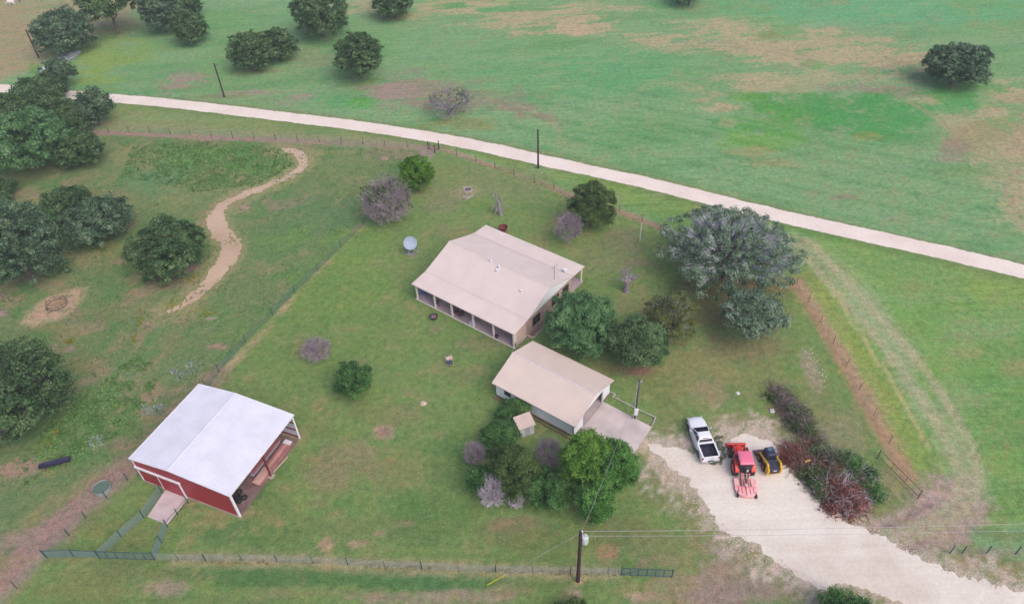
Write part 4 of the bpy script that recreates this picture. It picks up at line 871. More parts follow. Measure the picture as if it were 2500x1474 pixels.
FO = 'oaks scattered on the far field'; LO = 'oak thicket on the left'
tree('oak_tree', 'dark grey green oak beside the leaning leftmost pole at the top left', (80, 28, 226, 132), 'blue', 8500, .42, 16, 1, FO, twigs=250, thin=1.6, rag=.25)
tree('oak_tree', 'tall dark oak on a bare trunk at the top left, cut by the edge', (184, -48, 336, 58), 'oak', 9000, .42, 15, 2, FO, low=2.6, flat=.1)
tree('oak_tree', 'bluish rounded oak at the top edge right of the bare trunked one', (336, -28, 440, 77), 'blue', 7500, .42, 12, 3, FO)
tree('oak_tree', 'dark oak behind the bluish one, cut by the top edge', (418, -40, 492, 40), 'oak', 4500, .42, 9, 4, FO)
tree('oak_tree', 'small dense dark round oak in front of the bluish one', (414, 30, 504, 104), 'oak', 6000, .38, 13, 5, FO)
tree('oak_tree', 'left and nearer of two touching oaks above the second pole', (555, 80, 668, 172), 'oak', 7500, .36, 14, 6, FO)
tree('oak_tree', 'right and darker of two touching oaks above the second pole', (622, 70, 728, 148), 'oak', 6000, .38, 11, 7, FO)
tree('oak_tree', 'broad dark oak at the top edge, widest on the far field', (702, -32, 857, 90), 'oak', 11000, .40, 18, 8, FO)
tree('oak_tree', 'dark oak at the top edge beside the dry grass', (907, -30, 1013, 43), 'oak', 6500, .42, 12, 9, FO)
tree('oak_tree', 'upright mid green oak standing alone above the road', (808, 78, 944, 186), 'oak', 10000, .34, 17, 10, FO, low=.9, rag=.24, twigs=120, thin=1.4)
tree('oak_tree', 'lone round oak in dry grass at the far right', (2264, 106, 2418, 210), 'blue', 11000, .36, 17, 11, FO)
tree('oak_tree', 'oak of which only the foot shows at the top edge', (1640, -70, 1735, 10), 'oak', 4500, .42, 10, 12, FO)
tree('oak_tree', 'small open oak beside the silver boulder above the road', (104, 144, 180, 208), 'blue', 3800, .34, 9, 13, LO, low=.8, rag=.25)
tree('oak_tree', 'dark oak overhanging the road at the left', (36, 182, 168, 258), 'oak', 8000, .36, 13, 14, LO)
tree('oak_tree', 'small oak with visible trunk just right of the left thicket, below the road', (184, 218, 270, 300), 'blue', 5200, .32, 11, 15, LO, low=.9, rag=.25)
tree('oak_tree', 'large dark oak at the left edge below the road', (-50, 222, 168, 330), 'oak', 12000, .36, 18, 16, LO)
tree('oak_tree', 'largest oak of the left thicket, brighter green top', (-50, 264, 168, 420), 'green', 15000, .32, 22, 17, LO)
tree('oak_tree', 'small dark oak at the right edge of the left thicket', (156, 272, 208, 334), 'oak', 3000, .32, 8, 18, LO)
tree('oak_tree', 'round dark oak at the lower right of the left thicket', (138, 320, 250, 406), 'oak', 9000, .30, 15, 19, LO)
tree('oak_tree', 'dark oak cut by the left edge, level with the winding path', (-60, 438, 40, 494), 'oak', 4200, .30, 9, 20, LO)
tree('oak_tree', 'dark low oak directly behind the pale bluish one in the pasture', (104, 454, 222, 530), 'oak', 7500, .28, 12, 21, LO)
tree('oak_tree', 'pale bluish green oak in the pasture left of the winding path', (150, 484, 322, 596), 'blue', 13000, .27, 19, 22, LO)
tree('oak_tree', 'small dark oak between the big left edge oak and the pale bluish one', (84, 518, 160, 586), 'grove', 4500, .26, 9, 23, LO)
tree('oak_tree', 'dense dark oak standing in the bend of the winding path', (306, 534, 500, 678), 'oak', 17000, .26, 24, 24, LO)
tree('oak_tree', 'big sprawling oak filling the left edge of the pasture', (-80, 494, 140, 698), 'blue', 20000, .28, 26, 25, LO, twigs=200)
tree('oak_tree', 'big dark oak with purple dead patches cut by the lower left edge', (-110, 842, 156, 1072), 'oak', 17000, .25, 24, 26, LO, twigs=800, tw_mat=mat('purple_dead_twig', (98, 90, 112), .95, .2), thin=1.3)
# --- yard
tree('round_tree', 'bright lime green round tree near the fence corner', (976, 380, 1060, 468), 'lime', 9500, .20, 20, 30, lr=(.24, .36), low=.2)
bare('half_dead_bush', 'large purple grey leafless bush beside the bright lime tree', (878, 426, 1010, 548), 31, M_TWIG, 620, twr=.03, foliage='jun', fn=2600, fs=.2)
tree('juniper_tree', 'dense dark green egg shaped juniper above the house', (1385, 442, 1508, 562), 'jun', 15000, .19, 26, 32, lr=(.24, .36), low=.1, cat='tree')
bare('bare_tree', 'small leafless purple tree in front of the juniper', (1350, 514, 1426, 590), 33, M_TWIG, 330, twr=.02, cat='tree', low=.9, r0=.07)
tree('live_oak', 'huge spreading live oak with silvery branches, largest tree of the yard', (1596, 508, 1968, 716), 'grey', 16000, .25, 34, 34, twigs=4200, low=1.2, spread=.74, lr=(.18, .32), flat=.1, nlimb=26, rag=.35, kmin=.32, mf=.8, cl=.55, thin=1.15)
tree('live_oak', 'smaller live oak with silvery branches, below the huge one', (1758, 704, 1927, 840), 'grey', 9500, .22, 22, 35, twigs=1300, low=1.2, spread=.76, lr=(.16, .30), flat=.1, nlimb=16, rag=.35, mf=.8, cl=.45)
tree('olive_tree', 'sparse yellowish olive tree with bare grey boughs, between the green tree and the live oak', (1568, 704, 1702, 842), 'olive', 5200, .18, 14, 36, twigs=500, low=.5, spread=.7, lr=(.2, .34), rag=.3, nlimb=10)
tree('shade_tree', 'dense leafy green tree against the gable end of the house', (1327, 710, 1512, 872), 'green', 20000, .20, 26, 37, lr=(.22, .36), rag=.22)
tree('shade_tree', 'lighter green leafy tree with reddish mulch at its foot, beside the garage', (1486, 766, 1636, 908), 'elm', 15000, .19, 22, 38, lr=(.22, .36), rag=.22, twigs=160)
tree('young_tree', 'small dark green tree alone on the lawn beside the couple', (812, 884, 909, 973), 'grove', 8000, .17, 14, 39, rag=.22, low=.15)
bare('bare_bush', 'low grey leafless bush on the lawn above the small green tree', (732, 816, 810, 886), 40, M_TWIG, 420, twr=.016, low=.05)
tree('mesquite_bush', 'dark green bush at the front wall of the garage', (1212, 974, 1298, 1034), 'grove', 5200, .17, 11, 41, spread=.7, rag=.3, cat='bush')
GR = 'trees of the grove beside the garage'
tree('grove_tree', 'dark green tree left of the little shed', (1170, 1028, 1272, 1110), 'grove', 8500, .17, 14, 42, GR, rag=.25)
tree('grove_tree', 'tall mid green tree in the middle of the grove below the little shed', (1194, 1054, 1314, 1242), 'jun', 17000, .17, 26, 43, GR, rag=.22, lr=(.2, .34))
tree('grove_tree', 'dark green tree at the lower middle of the grove', (1284, 1138, 1402, 1246), 'grove', 12000, .17, 18, 44, GR, rag=.22, lr=(.22, .36))
tree('grove_tree', 'yellow green tree, brightest of the grove, touching the garage corner', (1364, 1044, 1500, 1214), 'bright', 17000, .18, 24, 45, GR, rag=.25, lr=(.2, .34))
tree('grove_tree', 'mid green tree on the right of the grove over the concrete drive', (1442, 1040, 1562, 1236), 'mid', 16000, .18, 24, 46, GR, rag=.3, lr=(.2, .34), spread=.7)
tree('grove_tree', 'low green tree at the bottom right of the grove, under the overhead wire', (1404, 1168, 1500, 1274), 'mid', 9500, .17, 15, 47, GR, rag=.28, spread=.7)
tree('grove_tree', 'low green bush at the left edge of the grove', (1138, 1134, 1204, 1210), 'grove', 5000, .16, 10, 48, GR, rag=.25, cat='bush')
DB = 'leafless bushes of the grove'
bare('bare_bush', 'purple leafless bush at the upper left edge of the grove', (1128, 1064, 1188, 1148), 50, M_TWIG, 460, DB, twr=.014, low=.05)
bare('bare_bush', 'purple leafless bush in the middle of the grove, between two green trees', (1302, 1062, 1378, 1142), 51, M_TWIG, 480, DB, twr=.015, low=.3)
bare('bare_bush', 'silver grey dead bush drooping at the lower left of the grove', (1163, 1148, 1242, 1246), 52, M_TWIGG, 380, DB, twr=.02, low=.05, up=.3)
bare('bare_bush', 'smallest silver dead bush at the bottom of the grove', (1238, 1198, 1282, 1244), 53, M_TWIGG, 160, DB, twr=.014, low=.03)
tree('shrub', 'green bush cut by the bottom edge, below the gravel lot', (1990, 1482, 2170, 1562), 'grove', 9000, .17, 18, 54, cat='bush', rag=.3, spread=.75)
tree('shrub', 'low green bush at the bottom edge below the transformer pole', (1340, 1474, 1440, 1536), 'jun', 5000, .16, 12, 55, cat='bush', rag=.3, spread=.75)
# grey half dead oak beside the road
bare('half_dead_oak', 'grey half dead oak with spreading bare branches just above the road', (1040, 205, 1160, 284), 56, M_TWIGD, 120, None, 'tree', .34, .04, .8, .6, foliage='olive', fn=420, fs=.26, fan=1.2)
# snags
def snag(name, label, base, segs, m, r):
    c = gp(*base); t = thing(name, label, 'dead tree', (c[0], c[1], 0)); mb = MB(); br = MB(); rng = np.random.RandomState(int(base[0]))
    a = np.array([0, 0, -.1]); top = np.array(segs[0]); mid = top * .5 + rng.normal(0, .06, 3)
    mb.tube(a, mid, r * 1.25, r, 8); mb.tube(mid, top, r, r * .8, 8)
    for s in segs[1:]:
        p0 = np.array(s[0]); q = np.array(s[1]); m_ = (p0 + q) / 2 + rng.normal(0, .1, 3); br.tube(p0, m_, s[2], s[2] * .8, 6); br.tube(m_, q, s[2] * .8, s[2] * .45, 6)
        for _ in range(9):
            e = m_ + (q - m_) * rng.uniform(0, 1); br.tube(e, e + rng.normal(0, .38, 3) + (q - p0) * .2, s[2] * .32, s[2] * .1, 4)
    mb.build('trunk', m, t); br.build('branches', m, t)
snag('dead_snag', 'tall jagged grey dead trunk standing between fire ring and house', (1222, 524), [(-.2, .2, 2.2), ((-.2, .2, 2.0), (-.5, .5, 3.7), .22), ((0, .1, 1.6), (.2, .4, 3.0), .2), ((0, 0, 1.0), (-1.2, .1, 1.7), .1), ((0, 0, .9), (1.1, .2, 1.3), .1), ((.0, 0, 1.5), (-.7, -.3, .9), .12)], mat('snag_wood', (142, 134, 144), .9, .25, 3), .3)
snag('dead_snag', 'stubby dead tree with sawn off whitish limbs on the lawn right of the house', (1528, 712), [(.1, .1, 1.7), ((.1, .1, 1.6), (1.3, .1, 2.2), .17), ((.1, .1, 1.6), (-.9, 0, 2.1), .17), ((.1, .1, 1.6), (.7, .9, 2.5), .15), ((.1, .1, 1.6), (-.5, .9, 2.9), .15), ((.2, .1, 1.7), (1.4, .8, 2.0), .2), ((0, .1, 1.5), (.2, 1.0, 3.1), .15)], mat('sawn_limb', (146, 134, 148), .9, .3, 3), .34)
# --- brush piles beside the lot
def brush(label, px, py, rx, ry, rz, hh, parts, seed):
    c = gp(px, py); s = mpp(px, py); rng = np.random.RandomState(seed); t = thing('brush_pile', label, 'brush pile', (c[0], c[1], 0), 0, 'brush piles beside the gravel lot')
    A = rx * s; B = ry * s * 1.35; ca, sa = math.cos(rz), math.sin(rz)
    def pt(k=1.0, spread=1.0):
        a = rng.uniform(0, 6.28); r = math.sqrt(rng.rand()) * spread; x, y = A * r * math.cos(a), B * r * math.sin(a)
        return np.array([ca * x - sa * y, sa * x + ca * y, hh * (1 - r * r) * rng.uniform(.2, 1.0) * k + .08])
    for kind, m, n in parts:
        if kind == 'twigs':
            mb = MB()
            for _ in range(n):
                p = pt(); d = rng.normal(0, 1, 3) * np.array([.9, .9, .35]); d += np.array([.4 * ca, .4 * sa, .1]); L_ = rng.uniform(.5, 1.9); q = p + d / np.linalg.norm(d) * L_; q[2] = max(.05, q[2])
                r = rng.uniform(.012, .035); mb.tube(p, (p + q) / 2 + rng.normal(0, .08, 3), r, r * .8, 3, False); mb.tube((p + q) / 2, q, r * .8, r * .3, 3, False)
                for _k in range(3): e = p + (q - p) * rng.uniform(.3, .9); mb.tube(e, e + rng.normal(0, .3, 3), r * .5, r * .2, 3, False)
            mb.build('branches', m, t)
        else:
            k = max(3, n // 220); C_ = []
            for _ in range(k):
                o = pt(.9, .9); L_ = rng.normal(0, 1, (n // k, 3)) * np.array([.42, .42, .22]); C_.append(o + L_)
            C_ = np.concatenate(C_); C_[:, 2] = np.abs(C_[:, 2]) + .04
            V, F = leaves(C_, rng.normal(0, .7, C_.shape) + np.array([0, 0, .8]), .13 * rng.uniform(.6, 1.3, len(C_)), rng); mesh_np('foliage', V, F, LM[m], t)
brush('long pile of grey purple brush, topmost of those along the lot', 1938, 1018, 29, 76, rad(14), .95, [('twigs', M_TWIGB, 620), ('twigs', M_TWIG, 120), ('twigs', M_TWIGR, 120), ('leaf', 'jun', 1300), ('leaf', 'grove', 500)], 61)
brush('reddish brown brush heap just right of the yellow loader', 1946, 1122, 28, 34, rad(10), .8, [('twigs', M_TWIGR, 420), ('twigs', M_TWIGG, 40), ('leaf', 'dead', 1700)], 62)
brush('green cedar brush heap right of the reddish heap', 2016, 1132, 42, 54, rad(25), 1.0, [('twigs', M_TWIGB, 300), ('twigs', M_TWIG, 50), ('leaf', 'jun', 2800), ('leaf', 'elm', 700), ('leaf', 'dead', 300)], 63)
brush('large red brown dead cedar heap at the lower end of the brush row', 2056, 1213, 56, 42, rad(0), 1.05, [('twigs', M_TWIGG, 320), ('twigs', M_TWIGR, 350), ('leaf', 'dead', 4800)], 64)
brush('green branches heaped on the right of the red brown cedar heap', 2104, 1168, 30, 56, rad(15), 1.0, [('twigs', M_TWIG, 80), ('leaf', 'grove', 3800)], 65)
brush('green branches at the lot edge between the two reddish heaps', 1990, 1180, 30, 34, rad(0), .9, [('twigs', M_TWIG, 80), ('leaf', 'jun', 3200)], 66)
# tyre of mulch below the leafy tree
# --- weeds, uncounted
def weeds(name, polys, n, hr, sz, m, seed, thr=0.0, per=10, nscale=3.2):
    rng = np.random.RandomState(seed); Cs = []; Ns = []
    for poly in polys:
        W = gpa(poly); lo, hi = W.min(0), W.max(0); X = rng.uniform(lo[0], hi[0], n * 3); Y = rng.uniform(lo[1], hi[1], n * 3)
        ok = inside(X, Y, W) & (fbm(X, Y, nscale, 3, 90 + seed) > thr); X, Y = X[ok][:n], Y[ok][:n]
        rr = rng.uniform(*hr, len(X))
        d = rng.normal(size=(len(X), per, 3)); d /= np.linalg.norm(d, axis=2)[..., None]; d[..., 2] = np.abs(d[..., 2])
        Cs.append((np.stack([X, Y, np.full(len(X), .02)], 1)[:, None] + d * rr[:, None, None] * np.array([1, 1, .8]) * rng.uniform(.4, 1, (len(X), per, 1))).reshape(-1, 3)); Ns.append((d * .6 + np.array([0, 0, .6])).reshape(-1, 3))
    C_ = np.concatenate(Cs); N_ = np.concatenate(Ns) + rng.normal(0, .35, C_.shape)
    V, F = leaves(C_, N_, sz * rng.uniform(.6, 1.3, len(C_)), rng); o = mesh_np(name, V, F, m); o['kind'] = 'stuff'; return o
PASTP = [(0, 420), (215, 335), (520, 345), (1000, 368), (960, 430), (880, 550), (770, 660), (660, 765), (530, 900), (300, 1130), (180, 1180), (0, 1220)]
weeds('weeds', [PASTP], 6500, (.06, .24), .09, leaf_mat('weed_leaf', (104, 138, 84), (128, 162, 106), (162, 186, 136)), 1, .0, 6, 1.8)
weeds('weeds', [[(320, 360), (480, 345), (690, 365), (720, 400), (640, 450), (480, 470), (300, 430)]], 2600, (.1, .32), .13, leaf_mat('ragweed_leaf', (88, 130, 70), (116, 158, 90), (150, 184, 116)), 2, -.16, 6, 1.1)
weeds('weeds', [[(150, 1000), (330, 870), (400, 900), (330, 1040), (180, 1120), (60, 1190), (60, 1120)]], 1500, (.1, .3), .12, MATS['ragweed_leaf'], 3, -.04, 7, 1.4)
weeds('thistles', [[(415, 905), (470, 878), (480, 905), (430, 935)], [(335, 985), (420, 960), (410, 1010), (350, 1020)], [(210, 1075), (255, 1055), (260, 1085), (225, 1095)]], 55, (.1, .3), .12, leaf_mat('silver_thistle', (120, 142, 124), (156, 174, 160), (190, 204, 194)), 4, -.05, 8, 1.2)
YEL = leaf_mat('yellow_flower', (128, 130, 36), (160, 160, 40), (190, 184, 60))
weeds('yellow_flowers', [[(445, 680), (482, 668), (490, 678), (455, 694)], [(395, 745), (440, 725), (450, 745), (410, 765)], [(470, 760), (505, 745), (525, 765), (490, 780)], [(330, 770), (345, 750), (350, 790), (335, 800)], [(80, 1100), (130, 1040), (150, 1060), (95, 1110)], [(160, 835), (175, 822), (182, 832), (168, 842)], [(320, 825), (332, 815), (335, 830), (325, 838)]], 26, (.08, .25), .08, YEL, 5, -.3, 8)
weeds('weeds', [[(1745, 1070), (1762, 1066), (1775, 1120), (1752, 1130)], [(1735, 1118), (1765, 1112), (1760, 1132), (1735, 1132)]], 34, (.12, .32), .12, leaf_mat('dusty_weed', (88, 108, 88), (120, 138, 116), (150, 160, 140)), 6, -.3, 9)
GRS = leaf_mat('dry_tuft', (130, 130, 84), (158, 154, 108), (186, 178, 134))
weeds('grass_tufts', [[(430, 1360), (1600, 1402), (1600, 1410), (430, 1374)], [(1075, 358), (1400, 474), (1660, 574), (1660, 582), (1400, 484), (1075, 366)]], 900, (.05, .18), .07, GRS, 9, -.1, 8)
# loose pale stones
rng = np.random.RandomState(77); Vs = []; Fs = []
for poly, n in (([(1800, 1030), (1880, 1020), (1895, 1060), (1790, 1064)], 150), ([(1960, 850), (1985, 840), (2030, 940), (2010, 950), (1970, 900)], 110), ([(1750, 1300), (1800, 1310), (1900, 1400), (1860, 1400), (1760, 1340)], 90), ([(1120, 455), (1165, 455), (1165, 482), (1120, 482)], 26), ([(1575, 1075), (1700, 1098), (1700, 1118), (1640, 1130), (1570, 1090)], 160), ([(1610, 1110), (1660, 1150), (1760, 1270), (1860, 1335), (1840, 1350), (1730, 1280), (1630, 1160)], 320), ([(1900, 1360), (2000, 1420), (2160, 1448), (2150, 1462), (1990, 1444), (1890, 1380)], 240), ([(1900, 1080), (1960, 1170), (2060, 1245), (2300, 1378), (2440, 1420), (2440, 1440), (2290, 1392), (2050, 1262), (1940, 1180)], 420)):
    W = gpa(poly); lo, hi = W.min(0), W.max(0); k = 0
    while k < n:
        x, y = rng.uniform(lo[0], hi[0]), rng.uniform(lo[1], hi[1])
        if not inside(np.array([x]), np.array([y]), W)[0]: continue
        r = rng.uniform(.03, .09); o = np.array([[1, 0, 0], [0, 1, 0], [-1, 0, 0], [0, -1, 0], [0, 0, .45], [0, 0, -.4]]) * r * rng.uniform(.6, 1.2, (6, 1)); b0 = len(Vs)
        Vs += list(o + np.array([x, y, r * .3])); Fs += [tuple(b0 + i for i in f) for f in ((0, 1, 4), (1, 2, 4), (2, 3, 4), (3, 0, 4), (1, 0, 5), (2, 1, 5), (3, 2, 5), (0, 3, 5))]; k += 1
o = mesh_np('stones', np.array(Vs), np.array(Fs), mat('pale_limestone', (222, 210, 200), .9, .15, 1)); o['kind'] = 'stuff'

# ================================================================ VEHICLES
M_PW = mat('white_car_paint', (234, 236, 246), .25, .03, .6)
M_BLK = mat('black_plastic', (38, 36, 46), .6, .15, 3)
M_CHR = mat('bright_metal', (196, 196, 204), .25, .08, metal=.8)
M_RED = mat('red_lamp', (150, 30, 40), .3, .1)
def wheel(t, x, y, r, w, rim_rgb=(180, 180, 190), rimname='alloy_rim', rr=.62, lug=False):
    o = MB().lathe([(r * rr, -w / 2), (r * .92, -w / 2), (r, -w * .36), (r, w * .36), (r * .92, w / 2), (r * rr, w / 2)], 28, (x, y, r), 'X', closed=True)
    if lug:
        for k in range(18):
            a = 2 * math.pi * k / 18
            for s in (-1, 1):
                p = (x + s * w * .05, y + math.cos(a) * r, r + math.sin(a) * r); q = (x + s * w * .46, y + math.cos(a + .2) * r, r + math.sin(a + .2) * r); o.tube(p, q, .035, n=4)
    wl = o.build('wheel', M_RUB, t, True)
    s = 1 if x > 0 else -1
    rm = MB().lathe([(.02, s * w * .46), (r * .16, s * w * .46), (r * .2, s * w * .36), (r * (rr - .1), s * w * .36), (r * rr + .015, s * w * .47), (r * rr + .015, -s * w * .42), (.02, -s * w * .3)], 20, (x, y, r), 'X')
    rm.build('rim', mat(rimname, rim_rgb, .35, .08), wl, True); return wl
def pickup():
    P0 = gp(1714.5, 1068, .8); t = thing('pickup_truck', 'white double cab pickup parked on the grass edge with an empty black lined bed', 'pickup', (P0[0], P0[1], 0), rad(95.5 - 90))
    def ring(y, w, z0, zt, r=.16):
        return [(-w, y, z0), (-w - .0, y, zt - .42), (-w + .02, y, zt - r), (-w + r * .7, y, zt - .03), (-w * .45, y, zt + .015), (0, y, zt + .025), (w * .45, y, zt + .015), (w - r * .7, y, zt - .03), (w - .02, y, zt - r), (w, y, zt - .42), (w, y, z0)]
    b = MB().loft([ring(-1.02, .98, .46, 1.27, .1), ring(.6, .98, .46, 1.25, .12), ring(1.0, .99, .46, 1.24), ring(1.8, .985, .46, 1.19), ring(2.3, .93, .46, 1.10), ring(2.62, .80, .46, 1.0), ring(2.84, .58, .48, .86, .12)])
    for s in (-1, 1):                                        # bed sides
        x0, x1 = (.80, .985) if s > 0 else (-.985, -.80)
        b.prism([(x0, .5), (x1, .5), (x1, 1.22), (x1 - .03 if s > 0 else x1, 1.29), (x0 if s > 0 else x0 + .03, 1.29), (x0, 1.26)], -2.82, -1.06, 'Y')
    b.box(-.80, .80, -1.17, -1.06, .5, 1.285)
    body = b.build('body', M_PW, t, True, bevel=.02)
    # cab
    bt = [(-.90, -1.0), (.90, -1.0), (.91, 1.02), (-.91, 1.02)]; tp = [(-.70, -.74), (.70, -.74), (.68, .08), (-.68, .08)]; zb, zt = 1.25, 1.80
    cab = MB().loft([[(x, y, zb - .02) for x, y in bt], [(x * .99, y * .98, zb + .12) for x, y in bt], [(x, y, zt - .05) for x, y in tp], [(x * .88, y * .86 - .02, zt + .02) for x, y in tp]]).build('cab', M_PW, t, True, bevel=.03)
    def pane(name, A, B_, k0, k1, l0, l1, off):
        A = [np.array(p) for p in A]; B_ = [np.array(p) for p in B_]
        f = lambda u, v: (A[0] * (1 - u) + A[1] * u) * (1 - v) + (B_[0] * (1 - u) + B_[1] * u) * v
        q = [f(k0, l0), f(k1, l0), f(k1, l1), f(k0, l1)]; n = np.cross(q[1] - q[0], q[3] - q[0]); n /= np.linalg.norm(n); n = n * off
        MB().loft([[tuple(p - n * .4) for p in q], [tuple(p + n) for p in q]]).build(name, glass('car_glass', (26, 30, 46), .12), cab)
    b3 = lambda i: (bt[i][0] * .99, bt[i][1] * .98, zb + .12); t3 = lambda i: (tp[i][0], tp[i][1], zt - .05)
    pane('windshield', (b3(2), b3(3)), (t3(2), t3(3)), .05, .95, .04, .93, .022)
    pane('rear_window', (b3(0), b3(1)), (t3(0), t3(1)), .08, .92, .0, .62, .022)
    for (i, j) in ((3, 0), (1, 2)):
        r = (.04, .47) , (.52, .95)
        for a, c in r: pane('side_window', (b3(i), b3(j)), (t3(i), t3(j)), a, c, .04, .86, .022)
    MB().box(-.32, .32, -.79, -.74, zt - .1, zt - .04).build('brake_light', M_RED, cab)
    MB().box(-.80, .80, -2.80, -1.18, .62, .68).build('bed_liner', mat('bed_liner_black', (46, 44, 68), .6, .2, 2), t)
    ln = MB(); ln.box(-.80, -.785, -2.8, -1.18, .68, 1.24); ln.box(.785, .80, -2.8, -1.18, .68, 1.24); ln.box(-.785, .785, -1.2, -1.18, .68, 1.26)
    for s in (-1, 1): ln.box(s * .62 - .17, s * .62 + .17, -2.25, -1.45, .68, .88)
    ln.build('bed_side_liner', MATS['bed_liner_black'], t)
    MB().box(-.975, .975, -2.90, -2.82, .58, 1.27).build('tailgate', M_PW, t, bevel=.02)
    MB().box(-.3, .3, -2.92, -2.90, .98, 1.06).build('tailgate_handle', M_CHR, t)
    for s in (-1, 1):
        MB().box(s * .9 - .075, s * .9 + .075, -2.935, -2.86, .86, 1.2).build('taillight', M_RED, t)
        MB().box(s * .72 - .14, s * .72 + .14, 2.62, 2.80, .80, .94).build('headlight', glass('lamp_glass', (190, 196, 206), .1), t)
        MB().loft([[(s * .98, .78, 1.26), (s * 1.0, .78, 1.26), (s * 1.0, .86, 1.26), (s * .98, .86, 1.26)], [(s * 1.2, .72, 1.28), (s * 1.24, .74, 1.28), (s * 1.24, .84, 1.28), (s * 1.2, .86, 1.28)], [(s * 1.2, .72, 1.46), (s * 1.24, .74, 1.46), (s * 1.24, .84, 1.46), (s * 1.2, .86, 1.46)]]).build('mirror', M_PW, t)
        MB().box(s * 1.02 - .05, s * 1.02 + .05, -.95, .95, .40, .46).build('running_board', M_CHR, t)
        for y in (-1.78, 1.78):
            MB().prism([(math.cos(a) * .5, .40 + math.sin(a) * .5) for a in np.linspace(-.1, math.pi + .1, 14)], s * .975, s * .998, 'X').build('wheel_arch', M_BLK, t).location = (0, y, 0)
            wheel(t, s * .87, y, .39, .27, (186, 186, 198))
    MB().box(-.95, .95, -3.02, -2.90, .46, .66).build('rear_bumper', M_CHR, t, bevel=.02); MB().box(-.3, .3, -3.03, -2.95, .6, .70).build('bumper_step', M_BLK, t)
    MB().box(-.15, .15, -3.045, -3.03, .48, .6).build('licence_plate', mat('plate_white', (214, 208, 232), .4, .03), t)
    MB().box(-.8, .8, 2.80, 2.96, .42, .64).build('front_bumper', M_CHR, t, bevel=.03); MB().box(-.42, .42, 2.83, 2.90, .66, .82).build('grille', M_BLK, t)
pickup()

